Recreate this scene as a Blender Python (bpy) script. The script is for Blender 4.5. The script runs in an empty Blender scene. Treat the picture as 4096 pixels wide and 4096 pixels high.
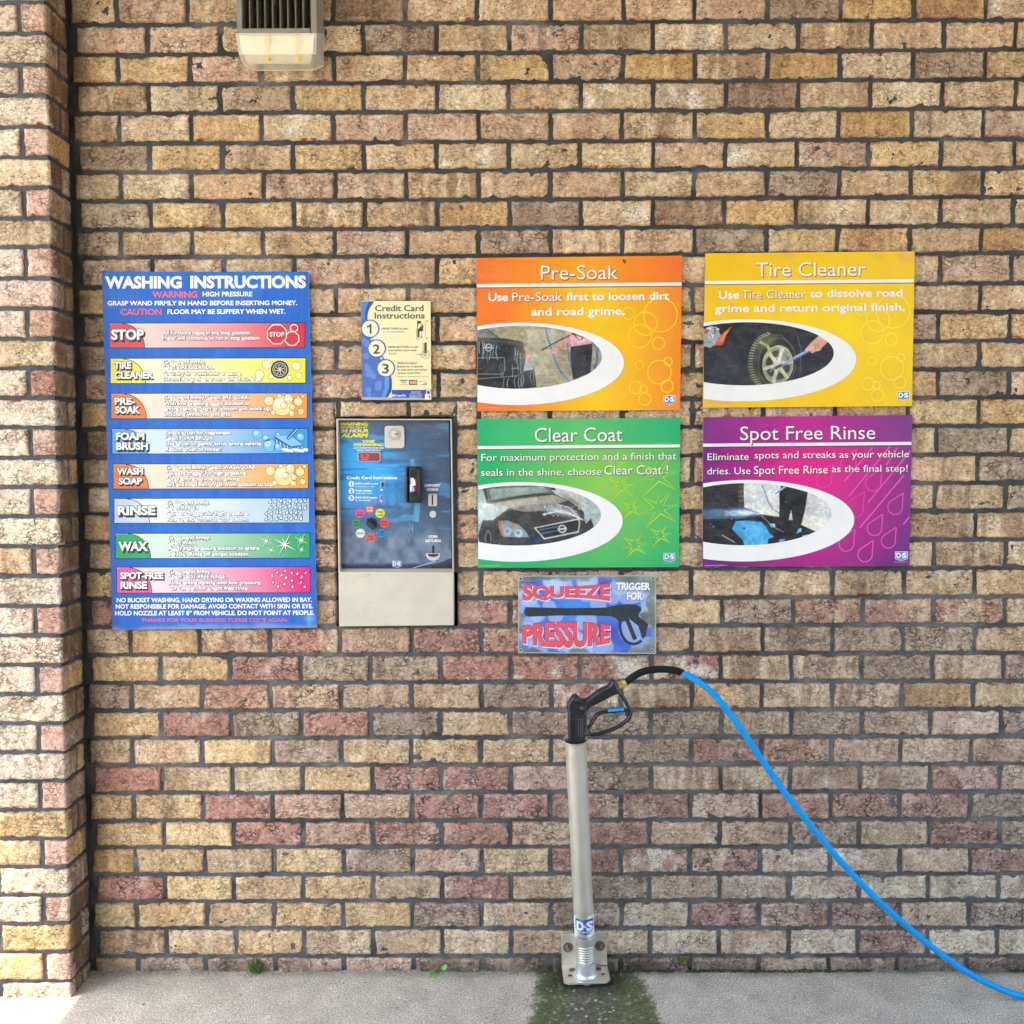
import bpy, bmesh, math, random
import numpy as np
from mathutils import Vector, Matrix
from mathutils.geometry import tessellate_polygon

sc = bpy.context.scene
COL = sc.collection
random.seed(7)

# ------------------------------------------------------------------ camera
D_CAM, Z_CAM, F_PX = 2.7628, 1.4900, 3851.73
R_CAM = np.array([[0.99997875, 0.00552681, -0.00345814],
                  [0.00318341, 0.04896769, 0.99879529],
                  [-0.00568949, 0.99878507, -0.04894905]])      # rows: right, up, forward
C_CAM = np.array([0.0, -D_CAM, Z_CAM])
cam_d = bpy.data.cameras.new('camera')
cam_d.sensor_width = 36.0
cam_d.lens = F_PX / 4096 * 36.0
cam_d.clip_start = 0.05
cam_d.clip_end = 3000
cam = bpy.data.objects.new('camera', cam_d)
COL.objects.link(cam)
mw = Matrix.Identity(4)
for i in range(3):
    mw[i][0], mw[i][1], mw[i][2] = R_CAM[0][i], R_CAM[1][i], -R_CAM[2][i]
    mw[i][3] = C_CAM[i]
cam.matrix_world = mw
sc.camera = cam

# ------------------------------------------------------------------ world, sun, exposure
SUN = Vector((-1.0, -0.62, 2.75)).normalized()                    # towards the sun
SUN_STRENGTH, SKY_STRENGTH, EXPOSURE = 2.3, 0.15, 2.72
w = bpy.data.worlds.new('World')
sc.world = w
w.use_nodes = True
nt = w.node_tree
bg = nt.nodes['Background']
sky = nt.nodes.new('ShaderNodeTexSky')
sky.sky_type = 'NISHITA'
sky.sun_disc = False
sky.sun_elevation = math.asin(SUN.z)
sky.sun_rotation = math.atan2(SUN.x, SUN.y)
sky.air_density = 1.0
sky.dust_density = 2.5
nt.links.new(sky.outputs[0], bg.inputs[0])
bg.inputs[1].default_value = SKY_STRENGTH
sun_d = bpy.data.lights.new('sun', 'SUN')
sun_d.energy = SUN_STRENGTH
sun_d.angle = math.radians(0.5)
sun_d.color = (1.0, 0.83, 0.56)
sun = bpy.data.objects.new('sun', sun_d)
COL.objects.link(sun)
sun.rotation_euler = SUN.to_track_quat('Z', 'Y').to_euler()
sun.location = (-3, -3, 6)
sc.view_settings.view_transform = 'Standard'
sc.view_settings.look = 'None'
sc.view_settings.exposure = EXPOSURE
sc.view_settings.gamma = 1.0
sc.render.engine = 'CYCLES'
sc.cycles.max_bounces = 8
sc.cycles.diffuse_bounces = 5
sc.cycles.use_denoising = True

# ------------------------------------------------------------------ helpers
def back(px, py, depth=0.0):
    """point on the vertical plane y = -depth seen at pixel (px, py) of the 4096 px photograph (used to take measurements)"""
    d = R_CAM.T @ np.array([(px - 2048) / F_PX, -(py - 2048) / F_PX, 1.0])
    t = (-depth - C_CAM[1]) / d[1]
    return Vector(C_CAM + t * d)

def lin(c):
    c = c / 255.0
    return c / 12.92 if c <= 0.04045 else ((c + 0.055) / 1.055) ** 2.4

PRINT_K = 0.80
def rgb(h, k=PRINT_K):
    if not isinstance(h, str):
        return tuple(h)
    h = h.lstrip('#')
    return tuple(lin(int(h[i:i + 2], 16)) * k for i in (0, 2, 4))

def mix(a, b, t):
    return tuple(x + (y - x) * t for x, y in zip(a, b))

def hash2(ix, iy, seed):
    n = (ix.astype(np.int64) * 374761393 + iy.astype(np.int64) * 668265263 + int(seed) * 974711) & 0x7fffffff
    n = ((n ^ (n >> 13)) * 1274126177) & 0x7fffffff
    n = (n ^ (n >> 16)) & 0x7fffffff
    return n / float(0x7fffffff)

def vnoise(x, y, seed=0):
    x = np.asarray(x, float); y = np.asarray(y, float)
    ix, iy = np.floor(x), np.floor(y)
    fx, fy = x - ix, y - iy
    fx = fx * fx * (3 - 2 * fx); fy = fy * fy * (3 - 2 * fy)
    a = hash2(ix, iy, seed); b = hash2(ix + 1, iy, seed)
    c = hash2(ix, iy + 1, seed); d = hash2(ix + 1, iy + 1, seed)
    return (a + (b - a) * fx) + ((c + (d - c) * fx) - (a + (b - a) * fx)) * fy

def fbm(x, y, seed=0, octs=4):
    s, a, t = 0.0, 0.5, 0.0
    for o in range(octs):
        s = s + a * vnoise(np.asarray(x) * 2 ** o, np.asarray(y) * 2 ** o, seed + 17 * o)
        t += a; a *= 0.5
    return s / t

def sstep(a, b, x):
    t = np.clip((x - a) / (b - a), 0, 1)
    return t * t * (3 - 2 * t)

ORG = {}
def tag(o, label=None, cat=None, group=None, kind=None):
    if label: o['label'] = label
    if cat: o['category'] = cat
    if group: o['group'] = group
    if kind: o['kind'] = kind
    return o

def thing(name, loc, label, cat, group=None):
    o = bpy.data.objects.new(name, None)
    o.empty_display_size = 0.05
    COL.objects.link(o)
    o.location = loc
    ORG[o] = Vector(loc)
    return tag(o, label, cat, group)

class Acc:
    """collects faces with a colour each and links them as one mesh object"""
    def __init__(self):
        self.v, self.f, self.c, self.sm = [], [], [], []
    def add(self, verts, faces, col=(0.5, 0.5, 0.5), smooth=False):
        b = len(self.v)
        self.v += [tuple(p) for p in verts]
        for f in faces:
            self.f.append([i + b for i in f])
            self.sm.append(smooth)
            if isinstance(col, list):
                self.c += [col[i] for i in f]
            else:
                self.c += [col] * len(f)
        return self
    def build(self, name, mat, parent=None, label=None, recalc=False):
        me = bpy.data.meshes.new(name)
        o0 = ORG[parent] if parent is not None else Vector((0, 0, 0))
        me.from_pydata([(x - o0.x, y - o0.y, z - o0.z) for x, y, z in self.v], [], self.f)
        at = me.color_attributes.new('Col', 'FLOAT_COLOR', 'CORNER')
        at.data.foreach_set('color', np.array([(c[0], c[1], c[2], 1.0) for c in self.c], dtype=np.float32).ravel())
        me.polygons.foreach_set('use_smooth', self.sm)
        if recalc:
            bm = bmesh.new(); bm.from_mesh(me)
            bmesh.ops.recalc_face_normals(bm, faces=bm.faces)
            bm.to_mesh(me); bm.free()
        me.materials.append(mat)
        me.update()
        o = bpy.data.objects.new(name, me)
        COL.objects.link(o)
        if parent is not None:
            o.parent = parent
        ORG[o] = o0
        if label: o['label'] = label
        return o

def nodes_of(name):
    m = bpy.data.materials.new(name)
    m.use_nodes = True
    t = m.node_tree
    return m, t, t.nodes['Principled BSDF']

def N(t, typ, **kw):
    n = t.nodes.new(typ)
    for k, v in kw.items():
        if k.startswith('i_'):
            key = k[2:]
            n.inputs[int(key) if key.isdigit() else key.replace('_', ' ')].default_value = v
        else:
            setattr(n, k, v)
    return n

def mixrgb(t, a, b, fac, mode='MIX'):
    n = N(t, 'ShaderNodeMix', data_type='RGBA', blend_type=mode)
    L = t.links.new
    for sock, val in ((n.inputs[0], fac), (n.inputs[6], a), (n.inputs[7], b)):
        if hasattr(val, 'is_linked') or hasattr(val, 'links'):
            L(val, sock)
        elif isinstance(val, (int, float)):
            sock.default_value = val
        else:
            sock.default_value = (*val[:3], 1)
    return n.outputs[2]

def ramp(t, inp, stops):
    n = N(t, 'ShaderNodeValToRGB')
    el = n.color_ramp.elements
    while len(el) < len(stops):
        el.new(0.5)
    for e, (p, c) in zip(el, stops):
        e.position = p
        e.color = (c, c, c, 1) if isinstance(c, (int, float)) else (*c, 1)
    t.links.new(inp, n.inputs[0])
    return n.outputs[0]

def noise(t, scale, detail=4, rough=0.6, vec=None, dist=0.0):
    n = N(t, 'ShaderNodeTexNoise')
    n.inputs['Scale'].default_value = scale
    n.inputs['Detail'].default_value = detail
    n.inputs['Roughness'].default_value = rough
    n.inputs['Distortion'].default_value = dist
    if vec is not None:
        t.links.new(vec, n.inputs['Vector'])
    return n

def geo_pos(t):
    return N(t, 'ShaderNodeNewGeometry').outputs['Position']

def bump(t, b, height, strength, dist):
    n = N(t, 'ShaderNodeBump')
    n.inputs['Strength'].default_value = strength
    n.inputs['Distance'].default_value = dist
    t.links.new(height, n.inputs['Height'])
    t.links.new(n.outputs[0], b.inputs['Normal'])
    return n

def attr_mat(name, rough=0.5, metal=0.0, spec=0.5, grain=0.12, gscale=25.0, dust=0.0, bumpy=0.0, coat=0.0):
    """material whose colour is the mesh's own colour attribute, worn a little by noise"""
    m, t, b = nodes_of(name)
    a = N(t, 'ShaderNodeAttribute', attribute_name='Col')
    p = geo_pos(t)
    n1 = noise(t, gscale, 6, 0.65, p)
    f = ramp(t, n1.outputs[0], [(0.25, 1 - grain), (0.75, 1 + grain)])
    c = mixrgb(t, a.outputs['Color'], f, 1.0, 'MULTIPLY')
    if dust > 0:
        n2 = noise(t, 9.0, 8, 0.7, p)
        f2 = ramp(t, n2.outputs[0], [(0.48, 0.0), (0.75, dust)])
        c = mixrgb(t, c, (0.42, 0.42, 0.40), f2)
        n3 = noise(t, 520.0, 1, 0.5, p)
        f3 = ramp(t, n3.outputs[0], [(0.735, 0.0), (0.77, 0.75)])
        c = mixrgb(t, c, (0.6, 0.6, 0.58), f3)
    t.links.new(c, b.inputs['Base Color'])
    r = ramp(t, n1.outputs[0], [(0.3, max(0.02, rough - 0.08)), (0.7, min(1, rough + 0.08))])
    t.links.new(r, b.inputs['Roughness'])
    b.inputs['Metallic'].default_value = metal
    b.inputs['Specular IOR Level'].default_value = spec
    b.inputs['Coat Weight'].default_value = coat
    if bumpy:
        bump(t, b, noise(t, 160, 4, 0.6, p).outputs[0], bumpy, 0.001)
    return m

M_PRINT = attr_mat('printed_plastic', 0.42, grain=0.06, gscale=14, dust=0.05, spec=0.28)
M_FACE = attr_mat('meter_decal', 0.45, grain=0.10, gscale=30, dust=0.13, spec=0.35)
M_PAINT = attr_mat('painted_metal', 0.55, grain=0.10, gscale=18, bumpy=0.15)
M_BLACK = attr_mat('black_plastic', 0.34, grain=0.15, gscale=40, bumpy=0.2)
M_STEEL = attr_mat('brushed_metal', 0.42, metal=0.75, grain=0.04, gscale=22)
M_RUBBER = attr_mat('hose_rubber', 0.5, grain=0.12, gscale=45, spec=0.15)
M_LEAF = attr_mat('leaf', 0.5, grain=0.2, gscale=60)

# ------------------------------------------------------------------ flat printing in measured coordinates
class Sheet:
    """maps coordinates read off an enlargement of the photograph (origin ox, oy, scale s) to a vertical plane"""
    def __init__(self, ox, oy, s, depth, slope=0.0, xc=960):
        self.ox, self.oy, self.s, self.d, self.sl, self.xc = ox, oy, s, depth, slope, xc
        self.acc = None
    def raw(self, x, y, L=0):
        return back(self.ox + x * self.s, self.oy + y * self.s, self.d + L * 0.00022)
    def pt(self, x, y, L=0):
        return self.raw(x, y + self.sl * (x - self.xc), L)
    def poly(self, pts, col, L=1, raw=False):
        P = [(self.raw if raw else self.pt)(x, y, L) for x, y in pts]
        tris = tessellate_polygon([[Vector((p.x, p.z, 0)) for p in P]])
        fs = []
        for t in tris:
            a, b, c = (P[i] for i in t)
            cr = (b.x - a.x) * (c.z - a.z) - (b.z - a.z) * (c.x - a.x)
            fs.append(t if cr > 0 else (t[0], t[2], t[1]))      # faces the street side (-y)
        self.acc.add(P, fs, rgb(col))
    def rect(self, x0, y0, x1, y1, col, L=1):
        self.poly([(x0, y0), (x1, y0), (x1, y1), (x0, y1)], col, L)
    def ell(self, cx, cy, rx, ry=None, col='ffffff', L=1, n=40, rot=0):
        self.poly(ellipse(cx, cy, rx, ry or rx, n, rot), col, L)
    def stroke(self, pts, wd, col, L=1, closed=False):
        n = len(pts)
        out = []
        for i in range(n):
            a = np.array(pts[(i - 1) % n if closed else max(i - 1, 0)], float)
            b = np.array(pts[(i + 1) % n if closed else min(i + 1, n - 1)], float)
            d = b - a
            l = np.hypot(*d) or 1
            nrm = np.array((-d[1], d[0])) / l * wd / 2
            p = np.array(pts[i], float)
            out.append((p + nrm, p - nrm))
        V, F = [], []
        for a, b in out:
            V += [self.pt(*a, L), self.pt(*b, L)]
        for i in range(n if closed else n - 1):
            j = (i + 1) % n
            F.append((2 * i, 2 * j, 2 * j + 1, 2 * i + 1))
        F2 = []
        for f in F:
            a, b, c = V[f[0]], V[f[1]], V[f[2]]
            cr = (b.x - a.x) * (c.z - a.z) - (b.z - a.z) * (c.x - a.x)
            F2.append(f if cr > 0 else f[::-1])
        self.acc.add(V, F2, rgb(col))
    def ring(self, cx, cy, r, wd, col, L=1, n=40, ry=None):
        self.stroke(ellipse(cx, cy, r, ry or r, n), wd, col, L, True)
    def grid(self, corners, nx, ny, fn, L=0):
        """corners tl, tr, br, bl ; fn(u, v arrays) -> colour array"""
        tl, tr, br, bl = (np.array(c, float) for c in corners)
        u, v = np.meshgrid(np.linspace(0, 1, nx + 1), np.linspace(0, 1, ny + 1))
        cols = fn(u, v)
        P = []
        for j in range(ny + 1):
            for i in range(nx + 1):
                a = tl + (tr - tl) * u[j, i]; b = bl + (br - bl) * u[j, i]
                q = a + (b - a) * v[j, i]
                P.append(self.raw(q[0], q[1], L))
        F = []
        for j in range(ny):
            for i in range(nx):
                a = j * (nx + 1) + i
                F.append((a, a + nx + 1, a + nx + 2, a + 1))
        self.acc.add(P, F, [tuple(c) for c in cols.reshape(-1, 3)])
    def text(self, s, x0, x1, yb, cap, col, L=2, bold=0.0, shear=0.0, warp=None, shadow=None, slope=None, space=1.0, res=3):
        V, F = glyphs(s, bold, shear, space, res)
        ch = CAPH
        a, b = V[:, 0].min(), V[:, 0].max()
        if x1 is None:
            x1 = x0 + (b - a) / ch * cap * 0.95
        X = x0 + (V[:, 0] - a) / (b - a) * (x1 - x0)
        H = V[:, 1] / ch * cap
        if warp:
            Y = warp(X, H / cap)
        else:
            Y = yb - H + ((slope or 0) * (X - x0))
        if shadow:
            for (dx, dy, c2, b2, L2) in shadow:
                V2, F2 = glyphs(s, b2, shear, space, res)
                g = (b2 - bold) / ch * cap * 0.6
                X2 = x0 + (V2[:, 0] - V2[:, 0].min()) / np.ptp(V2[:, 0]) * (x1 - x0 + 2 * g) - g + dx
                H2 = V2[:, 1] / ch * cap
                Y2 = (warp(X2 - dx, H2 / cap) if warp else yb - H2 + (slope or 0) * (X2 - x0)) + dy
                self.acc.add([self.pt(p, q, L2 + e) for p, q, e in zip(X2, Y2, V2[:, 2])], F2, rgb(c2))
        self.acc.add([self.pt(p, q, L + e) for p, q, e in zip(X, Y, V[:, 2])], F, rgb(col))

def ellipse(cx, cy, rx, ry, n=40, rot=0.0):
    c, s = math.cos(rot), math.sin(rot)
    o = []
    for k in range(n):
        a = 2 * math.pi * k / n
        x, y = rx * math.cos(a), ry * math.sin(a)
        o.append((cx + x * c - y * s, cy + x * s + y * c))
    return o

def clip(pts, conv):
    """Sutherland-Hodgman against a convex outline"""
    area = sum(conv[i][0] * conv[(i + 1) % len(conv)][1] - conv[(i + 1) % len(conv)][0] * conv[i][1] for i in range(len(conv)))
    if area < 0:
        conv = conv[::-1]
    out = list(pts)
    for i in range(len(conv)):
        a, b = conv[i], conv[(i + 1) % len(conv)]
        ins = lambda p: (b[0] - a[0]) * (p[1] - a[1]) - (b[1] - a[1]) * (p[0] - a[0]) >= 0
        src, out = out, []
        for k in range(len(src)):
            p, q = src[k - 1], src[k]
            ip, iq = ins(p), ins(q)
            if ip != iq:
                dx, dy = q[0] - p[0], q[1] - p[1]
                ex, ey = b[0] - a[0], b[1] - a[1]
                den = ex * dy - ey * dx
                t = (ex * (a[1] - p[1]) - ey * (a[0] - p[0])) / den if den else 0
                out.append((p[0] + dx * t, p[1] + dy * t))
            if iq:
                out.append(q)
        if not out:
            return []
    return out

_glyph = {}
CAPH = 0.729
def glyphs(s, bold, shear, space, res=3):
    k = (s, round(bold, 4), round(shear, 3), round(space, 3), res)
    if k in _glyph:
        return _glyph[k]
    cu = bpy.data.curves.new('lettering_tmp', 'FONT')
    cu.body = s
    cu.size = 1.0
    cu.offset = bold
    cu.shear = shear
    cu.space_character = space
    cu.resolution_u = res
    o = bpy.data.objects.new('lettering_tmp', cu)
    COL.objects.link(o)
    dg = bpy.context.evaluated_depsgraph_get()
    ev = o.evaluated_get(dg)
    me = ev.to_mesh()
    V = np.array([v.co[:] for v in me.vertices])
    F = []
    for p in me.polygons:
        f = list(p.vertices)
        a, b, c = V[f[0]], V[f[1]], V[f[2]]
        cr = (b[0] - a[0]) * (c[1] - a[1]) - (b[1] - a[1]) * (c[0] - a[0])
        F.append(f if cr > 0 else f[::-1])
    ev.to_mesh_clear()
    bpy.data.objects.remove(o)
    bpy.data.curves.remove(cu)
    # letters that touch must not lie in one plane: number the separate pieces
    lab = list(range(len(V)))
    def find(i):
        while lab[i] != i:
            lab[i] = lab[lab[i]]; i = lab[i]
        return i
    for f in F:
        r = find(f[0])
        for i in f[1:]:
            lab[find(i)] = r
    roots = sorted({find(i) for i in range(len(V))}, key=lambda r: V[r][0])
    num = {r: n % 5 for n, r in enumerate(roots)}
    V = np.column_stack([V[:, :2], [num[find(i)] * 0.045 for i in range(len(V))]])
    _glyph[k] = (V, F)
    return V, F

# ------------------------------------------------------------------ solid helpers
def slab(acc, front, thick, col, col_side=None, inset=0.0):
    """a plate: its front outline as world points (counter-clockwise seen from the camera), pushed back by thick"""
    n = len(front)
    bk = [p + Vector((0, thick, 0)) for p in front]
    acc.add(front, [list(range(n))], col)
    acc.add(bk, [list(range(n))[::-1]], col_side or col)
    acc.add(list(front) + bk, [[i, i + n, (i + 1) % n + n, (i + 1) % n] for i in range(n)], col_side or col)

def bevel_plate(acc, outline, y_front, y_back, bev, col, smooth=True):
    """a thick outline in the x-z plane (list of (x, z)) with a rounded front and back rim"""
    pts = [np.array(p, float) for p in outline]
    ar = sum(pts[i][0] * pts[(i + 1) % len(pts)][1] - pts[(i + 1) % len(pts)][0] * pts[i][1] for i in range(len(pts)))
    if ar < 0:
        pts = pts[::-1]
    n = len(pts)
    nr = []
    for i in range(n):
        a, b, c = pts[i - 1], pts[i], pts[(i + 1) % n]
        d1 = (b - a) / (np.hypot(*(b - a)) + 1e-9); d2 = (c - b) / (np.hypot(*(c - b)) + 1e-9)
        m = np.array((-(d1[1] + d2[1]), d1[0] + d2[0]))
        l = np.hypot(*m)
        m = m / l if l > 1e-6 else np.array((-d1[1], d1[0]))
        nr.append(m)
    rings = []
    for k in range(4):
        a = k / 3 * math.pi / 2
        ins = bev * (1 - math.sin(a))
        rings.append((ins, y_front + bev * (1 - math.cos(a))))
    rings += [(i, y_back - (y - y_front)) for i, y in rings[::-1]]
    V = []
    for ins, y in rings:
        V += [(p[0] + q[0] * ins, y, p[1] + q[1] * ins) for p, q in zip(pts, nr)]
    F = []
    for r in range(len(rings) - 1):
        for i in range(n):
            j = (i + 1) % n
            F.append((r * n + i, (r + 1) * n + i, (r + 1) * n + j, r * n + j))
    acc.add(V, F, col, smooth)
    for r, fl in ((0, False), (len(rings) - 1, True)):
        ring = [Vector((V[r * n + i][0], V[r * n + i][2], 0)) for i in range(n)]
        fs = []
        for t in tessellate_polygon([ring]):
            a, b, c = (ring[i] for i in t)
            cr = (b.x - a.x) * (c.y - a.y) - (b.y - a.y) * (c.x - a.x)
            ccw = t if cr > 0 else (t[0], t[2], t[1])
            fs.append(tuple(ccw) if not fl else tuple(ccw)[::-1])
        acc.add(V[r * n:(r + 1) * n], fs, col, False)

def box(acc, x0, x1, y0, y1, z0, z1, col):
    v = [(x, y, z) for x in (x0, x1) for y in (y0, y1) for z in (z0, z1)]
    acc.add(v, [(0, 4, 5, 1), (2, 3, 7, 6), (0, 1, 3, 2), (4, 6, 7, 5), (1, 5, 7, 3), (0, 2, 6, 4)], col)

def catmull(pts, per=6):
    P = [np.array(p, float) for p in pts]
    P = [2 * P[0] - P[1]] + P + [2 * P[-1] - P[-2]]
    out = []
    for i in range(1, len(P) - 2):
        for k in range(per):
            t = k / per
            a, b, c, d = P[i - 1], P[i], P[i + 1], P[i + 2]
            out.append(0.5 * (2 * b + (c - a) * t + (2 * a - 5 * b + 4 * c - d) * t * t + (3 * b - a - 3 * c + d) * t ** 3))
    out.append(P[-2])
    return out

def tube(acc, path, rad, col, seg=14, caps=True, sq=1.0):
    """round tube along world points; rad a number or one per point; sq flattens it along y"""
    P = [Vector(p) for p in path]
    n = len(P)
    R = rad if hasattr(rad, '__len__') else [rad] * n
    V, F = [], []
    up = None
    for i in range(n):
        t = (P[min(i + 1, n - 1)] - P[max(i - 1, 0)]).normalized()
        if up is None:
            up = Vector((0, 1, 0)) if abs(t.y) < 0.9 else Vector((1, 0, 0))
        s = t.cross(up).normalized()
        up = s.cross(t).normalized()
        for k in range(seg):
            a = 2 * math.pi * k / seg
            V.append(P[i] + s * (R[i] * math.cos(a)) + up * (R[i] * sq * math.sin(a)))
    for i in range(n - 1):
        for k in range(seg):
            k2 = (k + 1) % seg
            F.append((i * seg + k, i * seg + k2, (i + 1) * seg + k2, (i + 1) * seg + k))
    acc.add(V, F, col, True)
    if caps:
        acc.add(V[:seg], [list(range(seg))[::-1]], col)
        acc.add(V[-seg:], [list(range(seg))], col)

def lathe(acc, base, axis, prof, col, seg=24, flat=False):
    """prof: list of (distance along axis, radius[, colour])"""
    ax = Vector(axis).normalized()
    u = ax.cross(Vector((0, 1, 0)))
    if u.length < 0.1:
        u = ax.cross(Vector((1, 0, 0)))
    u.normalize()
    v = ax.cross(u)
    V, F = [], []
    for pr in prof:
        for k in range(seg):
            a = 2 * math.pi * k / seg
            V.append(Vector(base) + ax * pr[0] + u * (pr[1] * math.cos(a)) + v * (pr[1] * math.sin(a)))
    for i in range(len(prof) - 1):
        F = []
        for k in range(seg):
            k2 = (k + 1) % seg
            F.append((i * seg + k, i * seg + k2, (i + 1) * seg + k2, (i + 1) * seg + k))
        acc.add(V, F, prof[i][2] if len(prof[i]) > 2 else col, not flat)
    acc.add(V[:seg], [list(range(seg))[::-1]], prof[0][2] if len(prof[0]) > 2 else col)
    acc.add(V[-seg:], [list(range(seg))], prof[-1][2] if len(prof[-1]) > 2 else col)

# ------------------------------------------------------------------ materials of the setting
def brick_material():
    m, t, b = nodes_of('rough_brick')
    L = t.links.new
    a = N(t, 'ShaderNodeAttribute', attribute_name='Col')
    p = geo_pos(t)
    # fine grain of the fired face
    g1 = noise(t, 330, 4, 0.7, p)
    g2 = noise(t, 90, 5, 0.65, p)
    f1 = ramp(t, g1.outputs[0], [(0.30, 0.62), (0.52, 1.02), (0.75, 1.42)])
    f2 = ramp(t, g2.outputs[0], [(0.28, 0.70), (0.5, 1.02), (0.72, 1.28)])
    c = mixrgb(t, a.outputs['Color'], f1, 1.0, 'MULTIPLY')
    c = mixrgb(t, c, f2, 1.0, 'MULTIPLY')
    # bark-like cracks : warped cell borders
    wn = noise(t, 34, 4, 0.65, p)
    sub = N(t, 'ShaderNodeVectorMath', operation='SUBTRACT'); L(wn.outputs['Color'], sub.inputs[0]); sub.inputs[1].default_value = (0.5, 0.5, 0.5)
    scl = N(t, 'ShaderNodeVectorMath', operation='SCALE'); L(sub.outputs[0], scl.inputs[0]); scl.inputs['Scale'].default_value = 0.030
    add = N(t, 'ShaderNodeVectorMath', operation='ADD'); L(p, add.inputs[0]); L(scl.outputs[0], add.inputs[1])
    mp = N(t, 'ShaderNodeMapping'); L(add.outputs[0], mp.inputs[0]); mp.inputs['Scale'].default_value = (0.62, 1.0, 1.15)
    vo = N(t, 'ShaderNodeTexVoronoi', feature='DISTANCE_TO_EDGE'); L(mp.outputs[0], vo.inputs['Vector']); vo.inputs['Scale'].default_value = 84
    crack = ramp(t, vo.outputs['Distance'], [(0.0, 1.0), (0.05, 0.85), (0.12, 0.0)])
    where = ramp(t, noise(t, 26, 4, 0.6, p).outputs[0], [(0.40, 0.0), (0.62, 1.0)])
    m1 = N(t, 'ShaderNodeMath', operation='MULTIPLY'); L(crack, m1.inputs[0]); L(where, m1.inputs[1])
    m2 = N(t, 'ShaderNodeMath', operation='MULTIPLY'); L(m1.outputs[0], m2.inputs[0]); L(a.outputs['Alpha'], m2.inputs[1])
    c = mixrgb(t, c, (0.035, 0.026, 0.020), m2.outputs[0])  # crack colour carries dirt and painted crevice shade
    # dark flecks drawn out along the face
    mp2 = N(t, 'ShaderNodeMapping'); L(p, mp2.inputs[0]); mp2.inputs['Scale'].default_value = (0.7, 1.0, 1.3)
    fl = ramp(t, noise(t, 120, 5, 0.75, mp2.outputs[0], 0.6).outputs[0], [(0.515, 0.0), (0.62, 0.80)])
    wh2 = ramp(t, noise(t, 13, 3, 0.6, p).outputs[0], [(0.36, 0.15), (0.62, 1.0)])
    mf = N(t, 'ShaderNodeMath', operation='MULTIPLY'); L(fl, mf.inputs[0]); L(wh2, mf.inputs[1])
    c = mixrgb(t, c, (0.095, 0.062, 0.040), mf.outputs[0])
    # pits
    pit = ramp(t, noise(t, 210, 2, 0.5, p).outputs[0], [(0.29, 0.9), (0.38, 0.0)])
    c = mixrgb(t, c, (0.05, 0.035, 0.028), pit)
    L(c, b.inputs['Base Color'])
    b.inputs['Roughness'].default_value = 0.9
    b.inputs['Specular IOR Level'].default_value = 0.2
    s1 = N(t, 'ShaderNodeMath', operation='MULTIPLY_ADD'); L(m2.outputs[0], s1.inputs[0]); s1.inputs[1].default_value = -1.6; L(g2.outputs[0], s1.inputs[2])
    s2 = N(t, 'ShaderNodeMath', operation='MULTIPLY_ADD'); L(g1.outputs[0], s2.inputs[0]); s2.inputs[1].default_value = 0.5; L(s1.outputs[0], s2.inputs[2])
    bump(t, b, s2.outputs[0], 0.8, 0.0028)
    return m

def mortar_material():
    m, t, b = nodes_of('dark_mortar')
    a = N(t, 'ShaderNodeAttribute', attribute_name='Col')
    p = geo_pos(t)
    n1 = noise(t, 260, 4, 0.7, p); n2 = noise(t, 22, 5, 0.6, p)
    f = ramp(t, n1.outputs[0], [(0.3, 0.66), (0.7, 1.35)])
    c = mixrgb(t, a.outputs['Color'], f, 1.0, 'MULTIPLY')
    f2 = ramp(t, n2.outputs[0], [(0.3, 0.75), (0.7, 1.3)])
    c = mixrgb(t, c, f2, 1.0, 'MULTIPLY')
    t.links.new(c, b.inputs['Base Color'])
    b.inputs['Roughness'].default_value = 0.95
    b.inputs['Specular IOR Level'].default_value = 0.15
    bump(t, b, n1.outputs[0], 0.8, 0.002)
    return m

def concrete_material():
    m, t, b = nodes_of('broom_concrete')
    L = t.links.new
    a = N(t, 'ShaderNodeAttribute', attribute_name='Col')
    p = geo_pos(t)
    n1 = noise(t, 420, 3, 0.7, p); n2 = noise(t, 9, 6, 0.65, p); n3 = noise(t, 120, 4, 0.7, p)
    c = mixrgb(t, a.outputs['Color'], ramp(t, n2.outputs[0], [(0.3, 0.80), (0.7, 1.18)]), 1.0, 'MULTIPLY')
    c = mixrgb(t, c, ramp(t, n3.outputs[0], [(0.3, 0.78), (0.7, 1.2)]), 1.0, 'MULTIPLY')
    c = mixrgb(t, c, ramp(t, n1.outputs[0], [(0.30, 0.42), (0.48, 1.0), (0.70, 1.6)]), 1.0, 'MULTIPLY')
    n4 = noise(t, 210, 2, 0.8, p)
    c = mixrgb(t, c, ramp(t, n4.outputs[0], [(0.32, 0.55), (0.5, 1.0), (0.66, 1.4)]), 1.0, 'MULTIPLY')
    grit = ramp(t, noise(t, 62, 2, 0.6, p).outputs[0], [(0.70, 0.0), (0.73, 0.8)])
    c = mixrgb(t, c, (0.06, 0.055, 0.045), grit)
    # exposed stones where the drip has washed the surface off
    vo = N(t, 'ShaderNodeTexVoronoi', feature='F1'); L(p, vo.inputs['Vector']); vo.inputs['Scale'].default_value = 120
    ag = ramp(t, vo.outputs['Color'], [(0.0, 0.35), (0.55, 0.8), (0.8, 1.0), (0.9, 2.4), (1.0, 4.2)])
    c2 = mixrgb(t, c, ag, 1.0, 'MULTIPLY')
    c = mixrgb(t, c, c2, a.outputs['Alpha'])
    L(c, b.inputs['Base Color'])
    b.inputs['Roughness'].default_value = 0.85
    b.inputs['Specular IOR Level'].default_value = 0.3
    bump(t, b, n1.outputs[0], 0.6, 0.002)
    return m

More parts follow.
